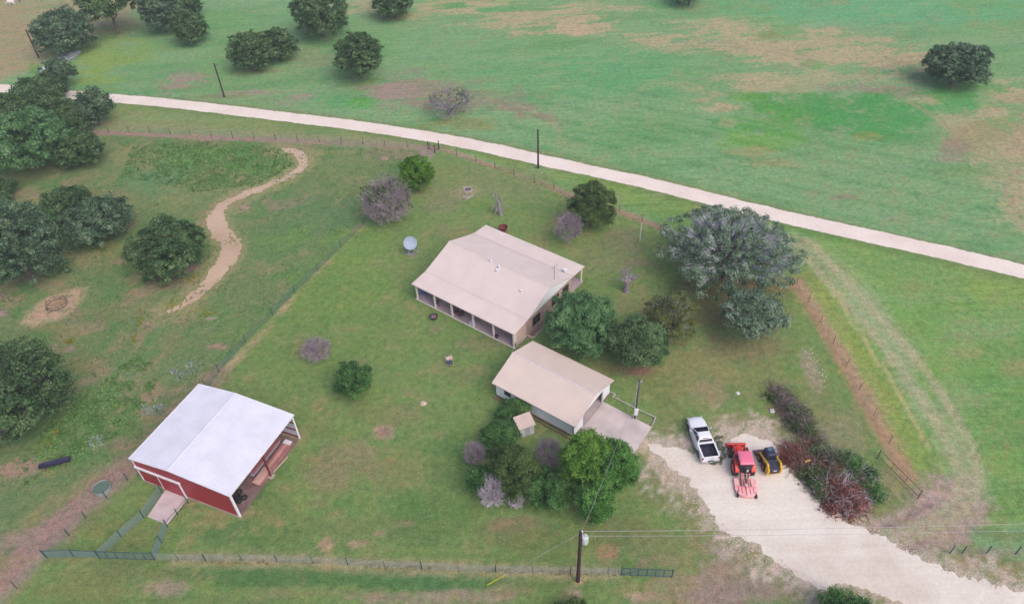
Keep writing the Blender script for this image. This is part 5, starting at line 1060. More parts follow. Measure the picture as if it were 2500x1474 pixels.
def tractor():
    c = (gp(1795, 1138, .8) + gp(1833, 1144, .8)) / 2; t = thing('tractor', 'orange red farm tractor with pink faded cab roof and front loader bucket', 'tractor', (c[0], c[1], 0), rad(-2))
    O = mat('orange_red_paint', (226, 74, 56), .4, .08, 1.5); OD = mat('loader_red_paint', (206, 52, 52), .45, .1, 1.5); PK = mat('faded_pink_roof', (240, 124, 156), .5, .06, 1.5)
    for s in (-1, 1):
        wheel(t, s * .86, 0, .80, .46, (226, 74, 58), 'orange_rim', .52, True); wheel(t, s * .84, 2.15, .52, .34, (226, 74, 58), 'orange_rim', .54, True)
        fd = [(math.cos(a) * .93, .80 + math.sin(a) * .93) for a in np.linspace(.5, 2.75, 10)]; fi = [(math.cos(a) * .87, .80 + math.sin(a) * .87) for a in np.linspace(2.75, .5, 10)]
        f = MB().prism(fd + fi, s * .62, s * 1.03, 'X').build('fender', O, t); MB().box(s * .84 - .1, s * .84 + .1, -.985, -.86, 1.12, 1.2).build('tail_lamp', M_BLK, f)
    MB().box(-.28, .28, -.4, 2.5, .45, .95).build('chassis', M_BLK, t); MB().tube((-.8, 0, .8), (.8, 0, .8), .16, n=10).tube((-.8, 2.15, .55), (.8, 2.15, .55), .09, n=8).build('axle', M_BLK, t)
    MB().loft([[(-.36, .95, .9), (.36, .95, .9), (.36, .95, 1.42), (.2, .95, 1.5), (-.2, .95, 1.5), (-.36, .95, 1.42)], [(-.34, 2.5, .85), (.34, 2.5, .85), (.33, 2.5, 1.22), (.18, 2.5, 1.3), (-.18, 2.5, 1.3), (-.33, 2.5, 1.22)], [(-.26, 2.62, .9), (.26, 2.62, .9), (.26, 2.62, 1.12), (.15, 2.62, 1.2), (-.15, 2.62, 1.2), (-.26, 2.62, 1.12)]]).build('hood', O, t, True, bevel=.02)
    cb = MB().loft([[(-.6, -.62, .95), (.6, -.62, .95), (.58, .92, .95), (-.58, .92, .95)], [(-.66, -.66, 1.5), (.66, -.66, 1.5), (.62, .95, 1.5), (-.62, .95, 1.5)], [(-.62, -.6, 2.4), (.62, -.6, 2.4), (.58, .7, 2.4), (-.58, .7, 2.4)]]).build('cab', glass('cab_glass', (34, 42, 56), .1), t)
    fr = MB()
    for x, y in ((-.65, -.66), (.65, -.66), (.62, .94), (-.62, .94)): fr.tube((x, y, 1.0), (x * .96, y * (.92 if y < 0 else .76), 2.42), .045, n=6)
    fr.build('cab_frame', M_BLK, cb)
    MB().loft([[(-.72, -.82, 2.40), (.72, -.82, 2.40), (.70, .86, 2.40), (-.70, .86, 2.40)], [(-.74, -.80, 2.50), (.74, -.80, 2.50), (.70, .88, 2.50), (-.70, .88, 2.50)], [(-.60, -.66, 2.60), (.60, -.66, 2.60), (.56, .7, 2.60), (-.56, .7, 2.60)]]).build('cab_roof', PK, t, True, bevel=.03)
    MB().box(-.66, .66, -.85, -.80, 2.3, 2.4).build('light_bar', M_BLK, t)
    MB().tube((.5, 1.05, 1.0), (.5, 1.05, 2.2), .05, n=8).build('exhaust', M_BLK, t)
    ld = MB()
    for s in (-1, 1):
        ld.prism([(.75, 1.45), (.9, 1.6), (2.3, 1.48), (3.05, .62), (2.9, .5), (2.2, 1.28)], s * .55 - .06, s * .55 + .06, 'X'); ld.box(s * .55 - .08, s * .55 + .08, .72, .95, .6, 1.5)
        ld.tube((s * .55, 1.0, 1.0), (s * .55, 2.25, 1.25), .05, n=6)
    ld.tube((-.55, 2.62, 1.05), (.55, 2.62, 1.05), .07, n=8); ld.box(-.5, .5, 2.05, 2.2, 1.36, 1.44); ld.build('loader_arm', OD, t, bevel=.01)
    MB().prism([(3.0, .15), (3.0, .80), (3.12, .86), (3.22, .82), (3.14, .72), (3.12, .28), (3.6, .10), (3.72, .04), (3.72, .0), (3.1, .06)], -.98, .98, 'X').build('bucket', OD, t, bevel=.01)
    h = MB()
    for s in (-1, 1): h.tube((s * .3, -.35, .75), (s * .42, -1.15, .42), .05, n=6); h.tube((s * .2, -.5, 1.15), (s * .42, -.95, .5), .035, n=6)
    h.tube((0, -.45, 1.05), (0, -1.15, .85), .045, n=6); h.build('hitch', M_BLK, t)
    MB().box(.16, .32, -.74, -.68, 1.05, 1.35).build('slow_sign', mat('white_plate', (226, 224, 232), .4, .03), t)
    return c
TC = tractor()
def mower():
    a = gp(1818, 1168, .3); b = gp(1824, 1211, .2); hd = math.atan2(a[1] - b[1], a[0] - b[0]) - math.pi / 2
    t = thing('rotary_mower', 'faded pink red rotary mower hitched behind the orange tractor', 'mower', ((a[0] + b[0]) / 2, (a[1] + b[1]) / 2, 0), hd)
    PD = mat('faded_red_deck', (238, 188, 192), .6, .14, 1.6, tint=(216, 158, 160)); PB = mat('deck_rib_red', (232, 152, 160), .6, .12, 1.6)
    d = [(-1.12, 1.0), (-.55, 1.12), (.55, 1.12), (1.12, 1.0), (1.12, -.35), (.95, -.8), (.5, -1.12), (-.5, -1.12), (-.95, -.8), (-1.12, -.35)]
    MB().prism(d, .22, .34, 'Z').build('deck', PD, t, bevel=.02)
    MB().prism([(x * 1.01, y * 1.01) for x, y in d], .08, .215, 'Z').build('skirt', PB, t)
    MB().box(-.6, .6, .02, .98, .342, .36).build('deck_pan', mat('mower_pan', (150, 118, 108), .8, .2, 2), t)
    r = MB()
    for x in (-.75, -.4, 0, .4, .75): r.box(x - .035, x + .035, -.95 + abs(x) * .25, -.05, .34, .43)
    r.box(-1.08, 1.08, -.08, .0, .34, .42); r.build('deck_rib', PB, t)
    f = MB()
    for s in (-1, 1): f.tube((s * .42, 1.25, .62), (s * .32, -.05, .42), .05, n=6); f.tube((s * .42, 1.15, .3), (s * .42, 1.25, 1.0), .05, n=6); f.tube((s * .42, 1.25, 1.0), (0, -.3, .5), .035, n=6)
    f.tube((-.45, 1.25, .8), (.45, 1.25, .8), .05, n=6); f.build('hitch_frame', PB, t)
    MB().lathe([(.2, .36), (.22, .5), (.14, .58), (.05, .62)], 14, (0, .12, 0)).build('gearbox', mat('gear_silver', (208, 196, 200), .4, .1), t, True)
    MB().tube((0, .12, .5), (0, 1.5, .68), .05, n=8).build('drive_shaft', M_BLK, t)
    for s in (-1, 1):
        MB().lathe([(.1, -.08), (.2, -.08), (.22, 0), (.2, .08), (.1, .08)], 16, (s * .92, -1.0, .22), 'X', closed=True).build('tail_wheel', M_RUB, t, True)
        MB().box(s * .92 - .03, s * .92 + .03, -1.0, -.5, .3, .36).build('wheel_arm', M_BLK, t)
mower()
def skid():
    m = gp(1859, 1128, .42); hd = rad(5); c = m + np.array([.74 * math.cos(hd), .74 * math.sin(hd), 0])
    t = thing('skid_steer_loader', 'compact yellow loader with dark cab and bucket, parked beside the tractor', 'loader', (c[0], c[1], 0), hd)
    Y = mat('loader_yellow', (216, 172, 36), .45, .1, 1.5); D = mat('navy_cab', (44, 50, 78), .5, .12, 2); E_ = mat('engine_cover', (50, 48, 74), .6, .12, 2); B = mat('worn_bucket', (104, 80, 104), .6, .2, 3)
    for s in (-1, 1):
        for y in (-.62, .58): wheel(t, s * .72, y, .42, .3, (206, 150, 60), 'yellow_rim', .5, True)
        MB().prism([(-1.35, .95), (-1.35, 1.5), (-1.1, 1.62), (.85, 1.05), (1.25, .5), (1.1, .38), (.75, .85), (-.9, 1.3), (-1.0, .95)], s * .68 - .09, s * .68 + .09, 'X').build('lift_arm', Y, t, bevel=.02)
        MB().box(s * .68 - .12, s * .68 + .12, -1.62, -1.05, .45, 1.25).build('rear_post', Y, t, bevel=.03)
        MB().tube((s * .56, -1.0, .7), (s * .56, .4, 1.0), .05, n=8).build('lift_cylinder', M_CHR, t)
    MB().box(-.56, .56, -1.5, .95, .25, .85).build('chassis', Y, t, bevel=.02)
    MB().loft([[(-.52, -1.6, .5), (.52, -1.6, .5), (.52, -.4, .5), (-.52, -.4, .5)], [(-.52, -1.6, 1.12), (.52, -1.6, 1.12), (.52, -.4, 1.3), (-.52, -.4, 1.3)]]).build('engine_cover', E_, t, bevel=.04)
    cab = MB().loft([[(-.5, -.42, .8), (.5, -.42, .8), (.5, .85, .8), (-.5, .85, .8)], [(-.5, -.4, 1.5), (.5, -.4, 1.5), (.48, .8, 1.4), (-.48, .8, 1.4)], [(-.46, -.36, 2.0), (.46, -.36, 2.0), (.44, .7, 2.0), (-.44, .7, 2.0)], [(-.36, -.26, 2.06), (.36, -.26, 2.06), (.34, .6, 2.06), (-.34, .6, 2.06)]]).build('cab', D, t, True, bevel=.03)
    MB().box(-.2, .24, .22, .55, 2.06, 2.075).build('roof_hatch', glass('hatch_glass', (96, 116, 140), .15), cab)
    MB().box(-.4, .4, -.41, -.385, 1.3, 1.85).build('rear_window', M_GLASS, cab)
    MB().prism([(1.15, .12), (1.15, .66), (1.3, .7), (1.28, .3), (1.85, .1), (1.9, .03), (1.2, .03)], -.95, .95, 'X').build('bucket', B, t, bevel=.01)
    MB().box(-.16, .18, -1.62, -1.6, .92, 1.04).build('sticker', MATS['white_plate'], t)
    for s in (-1, 1): MB().box(s * .46 - .05, s * .46 + .05, -1.615, -1.6, .7, .8).build('taillight', M_RED, t)
    MB().tube((.52, -1.2, 1.25), (.95, -1.25, 1.35), .04, n=6).build('exhaust', M_BLK, t)
skid()

# ================================================================ PEOPLE
def person(label, px, py, h, rz, shirt, jeans, hair, arm_out, seed, long_sleeve=False, hair_len=.12):
    c = gp(px, py); t = thing('person', label, 'person', (c[0], c[1], 0), rz, 'couple on the lawn')
    k = h / 1.75
    def skin(name, V, E, R, m, root, lv=1):
        me = bpy.data.meshes.new(name); me.from_pydata([tuple(np.array(v) * k) for v in V], E, []); o = link(bpy.data.objects.new(name, me), t)
        md = o.modifiers.new('skin', 'SKIN'); md.use_smooth_shade = True
        for i, r in enumerate(R):
            r = r if isinstance(r, tuple) else (r, r); me.skin_vertices[0].data[i].radius = (r[0] * k, r[1] * k)
        for d in me.skin_vertices[0].data: d.use_root = False
        me.skin_vertices[0].data[root].use_root = True
        s = o.modifiers.new('sub', 'SUBSURF'); s.levels = lv; s.render_levels = lv; me.materials.append(m); return o
    S = mat('skin_tone', (206, 160, 138), .6, .05, 4)
    V = []; E = []; R = []
    def v(p, r, par=None):
        V.append(p); R.append(r); i = len(V) - 1
        if par is not None: E.append((par, i))
        return i
    pel = v((0, 0, .95), (.15, .11)); ch = v((0, 0, 1.25), (.165, .11), pel); ne = v((0, -.01, 1.46), (.075, .07), ch); nk = v((0, .005, 1.53), .055, ne); hd = v((0, .02, 1.63), (.078, .095), nk); v((0, .015, 1.72), (.06, .075), hd)
    v((0, .115, 1.625), .016, hd)                                   # nose
    joints = {}
    for s in (-1, 1):
        hip = v((s * .095, 0, .88), .09, pel); kn = v((s * .11, .015, .48), .058, hip); an = v((s * .12, -.02, .09), .038, kn); v((s * .13, .15, .04), .038, an)
        sh = v((s * .19, -.01, 1.42), .055, ne)
        if s == arm_out: el = v((s * .36, -.10, 1.28), .042, sh); wr = v((s * .50, -.12, 1.36), .03, el); dx = (s * .8, 0, .5)
        else: el = v((s * .26, -.03, 1.13), .042, sh); wr = v((s * .27, .06, .88), .03, el); dx = (s * .05, .25, -.95)
        d = np.array(dx) / np.linalg.norm(dx); pa = np.array(V[wr]) + d * .085; pm = v(tuple(pa), (.034, .02), wr)
        side = np.cross(d, (0, 1, 0)) if s == arm_out else np.array([0, 1, 0]) ; side = side / (np.linalg.norm(side) + 1e-9)
        for q, (o_, L_) in enumerate(((-.03, .062), (-.01, .075), (.01, .07), (.03, .055))):
            a_ = v(tuple(pa + side * o_ + d * .035), .0095, pm); v(tuple(pa + side * o_ * 1.1 + d * (.035 + L_) + np.array([0, .01, -.012])), .008, a_)
        a_ = v(tuple(np.array(V[wr]) + d * .03 + side * .035), .011, wr); v(tuple(np.array(V[wr]) + d * .075 + side * .06), .009, a_)
        v((s * .085, .01, 1.63), .016, hd); joints[s] = (hip, kn, an, sh, el, wr)
    skin('body', V, E, R, S, 0)
    # shirt
    SV = [(0, 0, .93), (0, 0, 1.22), (0, -.01, 1.43)]; SE = [(0, 1), (1, 2)]; SR = [(.185, .135), (.19, .13), (.12, .085)]
    for s in (-1, 1):
        j = joints[s]; p = np.array(V[j[3]]); e = np.array(V[j[4]]); w = np.array(V[j[5]]); n0 = len(SV)
        SV.append(tuple(p)); SE.append((2, n0)); SR.append(.075)
        if long_sleeve: SV += [tuple(e), tuple(w)]; SE += [(n0, n0 + 1), (n0 + 1, n0 + 2)]; SR += [.058, .045]
        else: SV.append(tuple(p * .25 + e * .75)); SE.append((n0, n0 + 1)); SR.append(.062)
    skin('shirt', SV, SE, SR, shirt, 0)
    JV = [(0, 0, .97), (0, 0, .90)]; JE = [(0, 1)]; JR = [(.17, .125), (.175, .13)]
    for s in (-1, 1):
        n0 = len(JV); JV += [(s * .10, 0, .82), (s * .112, .015, .48), (s * .12, -.015, .10)]; JE += [(1, n0), (n0, n0 + 1), (n0 + 1, n0 + 2)]; JR += [.105, .078, .07]
    skin('jeans', JV, JE, JR, jeans, 0)
    for s in (-1, 1): skin('shoe', [(s * .12, -.06, .05), (s * .128, .05, .05), (s * .134, .17, .035)], [(0, 1), (1, 2)], [.05, .05, .04], mat('brown_boot', (92, 70, 58), .7, .1), 0)
    skin('hair', [(0, -.02, 1.735), (0, -.055, 1.68), (0, -.075, 1.60 - hair_len)], [(0, 1), (1, 2)], [(.082, .085), (.088, .075), (.06, .04)], hair, 0)
    fc = MB()
    for s in (-1, 1): fc.lathe([(.002, -.011), (.011, 0), (.002, .011)], 8, (s * .033 * k, .108 * k, 1.65 * k), 'Y')
    fc.build('eyes', mat('dark_eye', (40, 32, 30), .3, .05), t)
    MB().box(-.025 * k, .025 * k, .100 * k, .112 * k, 1.573 * k, 1.583 * k).build('mouth', mat('lip', (160, 92, 86), .5, .05), t)
    return t
person('person in white shirt and blue jeans, arm round the one in pink', 1094.6, 891, 1.66, rad(168), mat('white_cotton', (232, 230, 246), .8, .04), mat('blue_denim', (74, 92, 150), .85, .12, 6), mat('dark_hair', (58, 46, 48), .7, .1), -1, 1, hair_len=.16)
person('person in pale pink shirt and darker blue jeans, right of the one in white', 1101.6, 890.5, 1.78, rad(185), mat('pink_cotton', (228, 188, 190), .8, .05), mat('dark_denim', (60, 82, 130), .85, .12, 6), mat('sandy_hair', (160, 134, 104), .7, .1), 1, 2, hair_len=-.02)

# ================================================================ YARD THINGS
M_GREENP = mat('green_post_paint', (52, 84, 84), .6, .15, 3)
M_WIRE = mat('galvanised_wire', (150, 158, 160), .5, .1)
M_WIREG = mat('green_grey_wire', (104, 130, 126), .6, .1)
M_RUST = mat('rusty_post', (112, 88, 86), .85, .2, 3)
def fence(name, label, pts, h, cat='fence', group=None, spacing=3.4, pr=.045, pm=None, wm=None, rows=5, vert=0.0, wr=.008, top=False, posts_at=None, every=None, brace=False, lean=0.0):
    W = gpa(pts); t = thing(name, label, cat, (W[0][0], W[0][1], 0), 0, group); o = W[0] * np.array([1, 1, 0]); W = W - o
    L_ = np.r_[0, np.cumsum(np.linalg.norm(np.diff(W, axis=0), axis=1))]
    at_ = lambda s: np.array([np.interp(s, L_, W[:, 0]), np.interp(s, L_, W[:, 1]), 0])
    ss = L_ if posts_at == 'given' else np.linspace(0, L_[-1], max(2, int(round(L_[-1] / spacing)) + 1))
    rg = np.random.RandomState(int(abs(W[-1][0] * 7)) + 3)
    for i, s in enumerate(ss):
        p = at_(s); big = (every is None) or (i % every == 0); r = pr if big else pr * .5
        q = p + np.array([rg.normal(0, lean), rg.normal(0, lean), h + .12])
        MB().tube((p[0], p[1], -.1), q, r, n=6).build('post', pm or M_GREENP, t)
    w = MB()
    for k in range(rows):
        z = h * (k + .5) / rows if not top else h * (k + 1) / rows
        for a, b in zip(W[:-1], W[1:]):
            w.tube((a[0], a[1], z), (b[0], b[1], z), wr, n=3, caps=False)
    if vert:
        for s in np.arange(0, L_[-1], vert): p = at_(s); w.tube((p[0], p[1], .03), (p[0], p[1], h), wr * .7, n=3, caps=False)
    w.build('wire_mesh', wm or M_WIRE, t)
    if top:
        b = MB()
        for a, c in zip(W[:-1], W[1:]): b.tube((a[0], a[1], h), (c[0], c[1], h), .03, n=6)
        b.build('top_rail', pm or M_GREENP, t)
    return t
def gate(name, label, A, B_, h, bars, diag=True, m=None, group=None, mesh=True, rows=(0.06, 1.0), cat='gate'):
    a, b = gp(*A), gp(*B_); t = thing(name, label, cat, (a[0], a[1], 0), math.atan2(b[1] - a[1], b[0] - a[0]), group); L_ = float(np.linalg.norm((b - a)[:2])); m = m or M_GREENP
    f = MB(); f.tube((0, 0, h * rows[0]), (L_, 0, h * rows[0]), .04, n=6); f.tube((0, 0, h), (L_, 0, h), .04, n=6); f.tube((0, 0, 0), (0, 0, h + .15), .06, n=6); f.tube((L_, 0, 0), (L_, 0, h + .15), .06, n=6)
    f.build('frame', m, t)
    for k in range(1, bars + 1): x = L_ * k / (bars + 1); MB().tube((x, 0, h * rows[0]), (x, 0, h), .032, n=6).build('bar', m, t)
    if diag: MB().tube((0, 0, h * rows[0]), (L_ * .42, 0, h), .03, n=6).build('brace', m, t)
    if mesh:
        w = MB()
        for k in range(1, 8): w.tube((0, 0, h * k / 8), (L_, 0, h * k / 8), .016, n=3, caps=False)
        for x in np.arange(.15, L_, .15): w.tube((x, 0, .05), (x, 0, h), .015, n=3, caps=False)
        w.build('wire_mesh', M_WIREG, t)
    return t
H1 = 1.25
fence('wire_fence', 'long front wire fence from the barn pen gate to the dark gate by the pole', [(379, 1366), (437, 1367.5), (504, 1369), (593, 1368), (677, 1371), (765, 1374.5), (850, 1379), (940, 1384), (1030, 1388), (1120, 1393), (1210, 1396), (1301, 1398), (1393, 1400), (1484, 1401), (1517, 1403)], H1, posts_at='given', pr=.05, rows=6, vert=.25, wr=.012, lean=.03, every=2)
gate('farm_gate', 'dark green barred gate at the right end of the front fence, beside the transformer pole', (1517, 1403), (1640, 1408), H1, 5)
gate('farm_gate', 'dark green barred gate in the front fence below the barn ramp', (244, 1362), (379, 1366), H1, 5, diag=False)
fence('mesh_fence', 'short run of dense green mesh fence at the lower left corner of the pen', [(116, 1361), (182, 1358.5), (244, 1362)], H1, posts_at='given', pr=.06, rows=12, vert=.12, wr=.02, wm=M_WIREG, top=True)
fence('mesh_fence', 'mesh fence along the left of the barn ramp down to the pen gate', [(396, 1203), (352, 1264), (297, 1311), (244, 1361)], H1, posts_at='given', pr=.055, rows=12, vert=.12, wr=.018, wm=M_WIREG)
fence('mesh_fence', 'mesh fence from the bottom of the ramp to the right post of the pen gate', [(410, 1286), (395, 1325), (379, 1365)], H1, posts_at='given', pr=.055, rows=12, vert=.12, wr=.02, wm=M_WIREG)
fence('pipe_rail', 'dark pipe rail along the right edge of the barn ramp', [(460, 1228), (435, 1257), (410, 1286)], 1.1, 'rail', posts_at='given', pr=.05, rows=2, wr=.03, wm=M_GREENP)
fence('wire_fence', 'wire fence leaving the pen corner toward the lower left edge of the photo', [(116, 1361), (70, 1408), (20, 1458), (-40, 1515)], H1, spacing=4, rows=4, wr=.009, pm=M_RUST)
fence('wire_fence', 'wire fence beside the dirt track from the pen corner up to the barn', [(110, 1358), (169, 1307), (210, 1266), (262, 1216), (312, 1172)], 1.2, posts_at='given', rows=4, wr=.009, lean=.03)
fence('wire_fence', 'green posted wire fence between pasture and lawn, from the barn up to the purple bush', [(505, 950), (535, 908), (600, 836), (666, 770), (720, 715), (776, 661), (833, 604), (888, 549)], 1.2, posts_at='given', rows=7, vert=.25, wr=.014, wm=M_WIREG)
fence('wire_fence', 'thin wire fence along the reddish dirt strip below the road, left half', [(215, 322), (370, 326), (520, 336), (700, 343), (880, 352), (1050, 364)], 1.25, spacing=4.2, rows=5, wr=.009, pm=M_RUST, pr=.05, lean=.05)
fence('wire_fence', 'wire fence along the reddish dirt strip from the corner brace to the huge live oak', [(1070, 366), (1200, 407), (1310, 446), (1400, 482), (1515, 519), (1600, 553), (1680, 588)], 1.2, spacing=4.0, rows=5, wr=.008, pm=M_RUST, pr=.045, lean=.04)
fence('wire_fence', 'wire fence along the dirt strip from the live oak down to the pipe panel', [(1945, 692), (2000, 782), (2060, 882), (2120, 992), (2170, 1082)], 1.2, spacing=4.0, rows=4, wr=.008, pm=M_RUST, pr=.035, lean=.04)
fence('corner_brace', 'dark braced corner posts where the two field fences meet', [(1046, 365), (1062, 374), (1072, 364)], 1.5, 'fence brace', posts_at='given', rows=2, wr=.035, pr=.09, wm=M_RUST, pm=mat('tarred_post', (64, 58, 64), .9, .15))
gate('pipe_gate', 'rusty brown pipe panel gate standing open on the right, above the tracked mud', (2142, 1118), (2240, 1217), 1.3, 2, False, M_RUST, rows=(.3, 1), mesh=False)
fence('wire_fence', 'short fence with dark green posts at the lower right edge', [(2319, 1350), (2348, 1350.5), (2408, 1350.5), (2479, 1351.5), (2560, 1353)], 1.25, posts_at='given', rows=5, wr=.008, pr=.055, top=False)
# pipe edging round the bed between garage and drive
a = [gp(*p, .3) for p in ((1488, 955), (1502, 961), (1496, 967), (1552, 996), (1601, 1018), (1593, 1037))]
t = thing('pipe_edging', 'pale pipe rail edging the mulch bed beside the concrete drive', 'rail', (a[0][0], a[0][1], 0)); o0 = np.array([a[0][0], a[0][1], 0])
MB().path([tuple(p - o0) for p in a], .05, 8).build('rail', mat('pale_pipe', (196, 184, 196), .5, .1), t)
for p in a: MB().tube((p[0] - o0[0], p[1] - o0[1], 0), tuple(p - o0), .04, n=6).build('post', MATS['pale_pipe'], t)

# ---- poles and wires
M_POLE = mat('dark_creosote', (66, 42, 48), .9, .2, 2); M_POLEG = mat('grey_pole', (84, 78, 88), .9, .2, 2)
def pole(label, base, h, r=.15, m=M_POLE, cap=True, group='utility poles'):
    c = gp(*base); t = thing('utility_pole', label, 'utility pole', (c[0], c[1], 0), 0, group)
    MB().tube((0, 0, -.1), (0, 0, h), r * 1.15, r * .85, 12).build('pole', m, t); return t, c
tp, PC = pole('tall utility pole with grey transformer can at the bottom of the photo', (1411, 1418), 8.6, .17)
MB().lathe([(.02, 6.6), (.3, 6.62), (.32, 6.7), (.32, 7.5), (.28, 7.6), (.1, 7.68), (.02, 7.7)], 20, (.42, .1, 0)).build('transformer', mat('transformer_grey', (196, 204, 208), .4, .06), tp, True)
MB().tube((.15, 0, 7.7), (.42, .1, 7.2), .04, n=6).tube((.42, .1, 7.7), (.42, .1, 7.95), .05, n=8).build('bushing', mat('white_porcelain', (220, 216, 228), .3, .04), tp)
MB().path([(.1, -.05, 8.55), (.16, -.08, 8.1), (.3, 0, 7.8)], .02, 6).build('lead_wire', MATS['white_porcelain'], tp)
MB().lathe([(.05, 8.5), (.09, 8.54), (.05, 8.6), (.09, 8.64), (.04, 8.7)], 10, (.12, 0, 0)).build('insulator', MATS['white_porcelain'], tp, True)
pole('dark utility pole standing just below the road, above the juniper', (1314, 411), 7.2)
pole('leaning dark utility pole above the road, left of the paired oaks', (548, 238), 7.0)
pole('leaning dark utility pole at the top left among dry grass', (95, 142), 6.4)
sp, SC = pole('short grey service pole with white meter box beside the concrete drive', (1550, 1021), 6.4, .1, M_POLEG)
MB().box(-.22, .22, -.32, -.12, .9, 1.9).build('meter_box', mat('white_meter_box', (222, 220, 234), .4, .05), sp, bevel=.03)
MB().tube((-.18, -.08, 0), (-.18, -.08, 6.2), .035, n=8).build('conduit', mat('grey_conduit', (176, 174, 186), .5, .06), sp)
MB().tube((.08, -.2, 0), (.08, -.2, .9), .05, n=8).build('conduit', MATS['grey_conduit'], sp)
MB().lathe([(.06, 6.0), (.12, 6.1), (.1, 6.3), (.02, 6.4)], 10, (.2, 0, 0)).build('weather_head', MATS['grey_conduit'], sp, True)
def wire(name, label, a, b, sag, r, m, cat='overhead wire', n=24):
    a = np.array(a); b = np.array(b); P = [a + (b - a) * i / n - np.array([0, 0, 4 * sag * (i / n) * (1 - i / n)]) for i in range(n + 1)]
    return tag(MB().path([tuple(p) for p in P], r, 4).build(name, m), label, cat)
MW = mat('pale_wire', (186, 180, 184), .5, .05); MWG = mat('dull_wire', (140, 136, 138), .6, .05)
pt = lambda z, dx=0, dy=0: (PC[0] + dx, PC[1] + dy, z)
wire('power_line', 'upper of two wires running right from the transformer pole', pt(8.62, .15), tuple(gp(2560, 1276, 8.6)), .25, .017, MW)
wire('power_line', 'lower of two wires running right from the transformer pole', pt(7.85, .2), tuple(gp(2560, 1293, 7.9)), .25, .015, MW)
wire('service_drop', 'wire crossing the grove from the transformer pole to the grey service pole', pt(8.3, .1, .1), (SC[0] + .1, SC[1], 6.3), .8, .022, MWG)
GA = gp(1189, 1428)
wire('guy_wire', 'slanting guy wire from the transformer pole down to the grass', pt(8.3, -.1), (GA[0], GA[1], .05), .03, .014, MW, 'guy wire')
d = np.array(pt(8.3, -.1)) - np.array([GA[0], GA[1], .05]); d /= np.linalg.norm(d)
tag(MB().tube((GA[0] - .0, GA[1], .08), tuple(np.array([GA[0], GA[1], .08]) + d * 2.4), .06, .05, n=8).build('guy_guard', mat('guard_yellow', (206, 196, 36), .5, .06)), 'yellow plastic guard on the lower end of the guy wire', 'guy guard')
# ---- white clothes line post and antenna
c = gp(1562, 587); t = thing('white_post', 'thin white post standing alone on the lawn behind the house', 'post', (c[0], c[1], 0)); MB().tube((0, 0, 0), (0, 0, 3.0), .06, n=10).build('post', mat('white_post_paint', (226, 222, 226), .5, .05), t); MB().lathe([(.01, 3.1), (.08, 3.05), (.07, 3.0)], 10).build('cap', MATS['white_post_paint'], t, True)
c = gp(1349.5, 737); t = thing('antenna_mast', 'thin aerial mast standing against the gable end of the house', 'antenna', (c[0], c[1], 0), HF[2])
MB().tube((.2, 0, 0), (.2, 0, 6.2), .05, n=8).build('mast', mat('aerial_grey', (156, 150, 164), .4, .1), t)
an = MB(); an.tube((.2, -.7, 6.1), (.2, .7, 6.1), .02, n=5)
for y in (-.6, -.3, 0, .3, .6): an.tube((-.25 + abs(y) * .2, y, 6.1), (.65 - abs(y) * .2, y, 6.1), .012, n=4)
an.build('antenna', MATS['aerial_grey'], t)
# ---- satellite dish
c = gp(1005, 617); t = thing('satellite_dish', 'big pale blue mesh satellite dish on a pole beside the house', 'satellite dish', (c[0], c[1], 0))
cp = np.array([0, 0, CAMH]) - np.array([c[0], c[1], 1.6]); ax = Vector((cp[0] + 6, cp[1] + 4, cp[2])).normalized(); rot = ax.to_track_quat('Z', 'Y').to_matrix().to_4x4()
R_ = .98; ds = MB().lathe([(R_ * k, .30 * k * k) for k in np.linspace(.02, 1, 9)] + [(R_ * k, .30 * k * k - .03) for k in np.linspace(1, .02, 9)], 36)
dm = mat('dish_mesh', (156, 170, 194), .6, .06, 2); o = ds.build('dish', dm, t, True); o.matrix_local = Matrix.Translation((0, 0, 1.75)) @ rot
rb = MB().lathe([(R_ - .02, .29), (R_ + .02, .29), (R_ + .02, .33), (R_ - .02, .33)], 36, closed=True); o2 = rb.build('rim', mat('dish_rim', (150, 164, 190), .5, .06), t, True); o2.matrix_local = o.matrix_local.copy()
rb = MB()
for k in range(12): a = k * math.pi / 6; rb.path([(math.cos(a) * R_ * q, math.sin(a) * R_ * q, .30 * q * q + .012) for q in (.08, .4, .7, 1)], .012, 4)
o3 = rb.build('ribs', MATS['dish_rim'], t); o3.matrix_local = o.matrix_local.copy()
fh = MB()
for k in range(3): a = k * 2.094; fh.tube((math.cos(a) * .9, math.sin(a) * .9, .24), (0, 0, .95), .015, n=4)
fh.lathe([(.07, .9), (.1, .95), (.1, 1.06), (.05, 1.08)], 12); o4 = fh.build('feed_horn', mat('feed_white', (226, 230, 240), .4, .05), t); o4.matrix_local = o.matrix_local.copy()
MB().tube((0, 0, 0), (0, 0, 1.7), .08, n=10).build('pole', mat('dish_pole', (96, 92, 100), .6, .1), t)
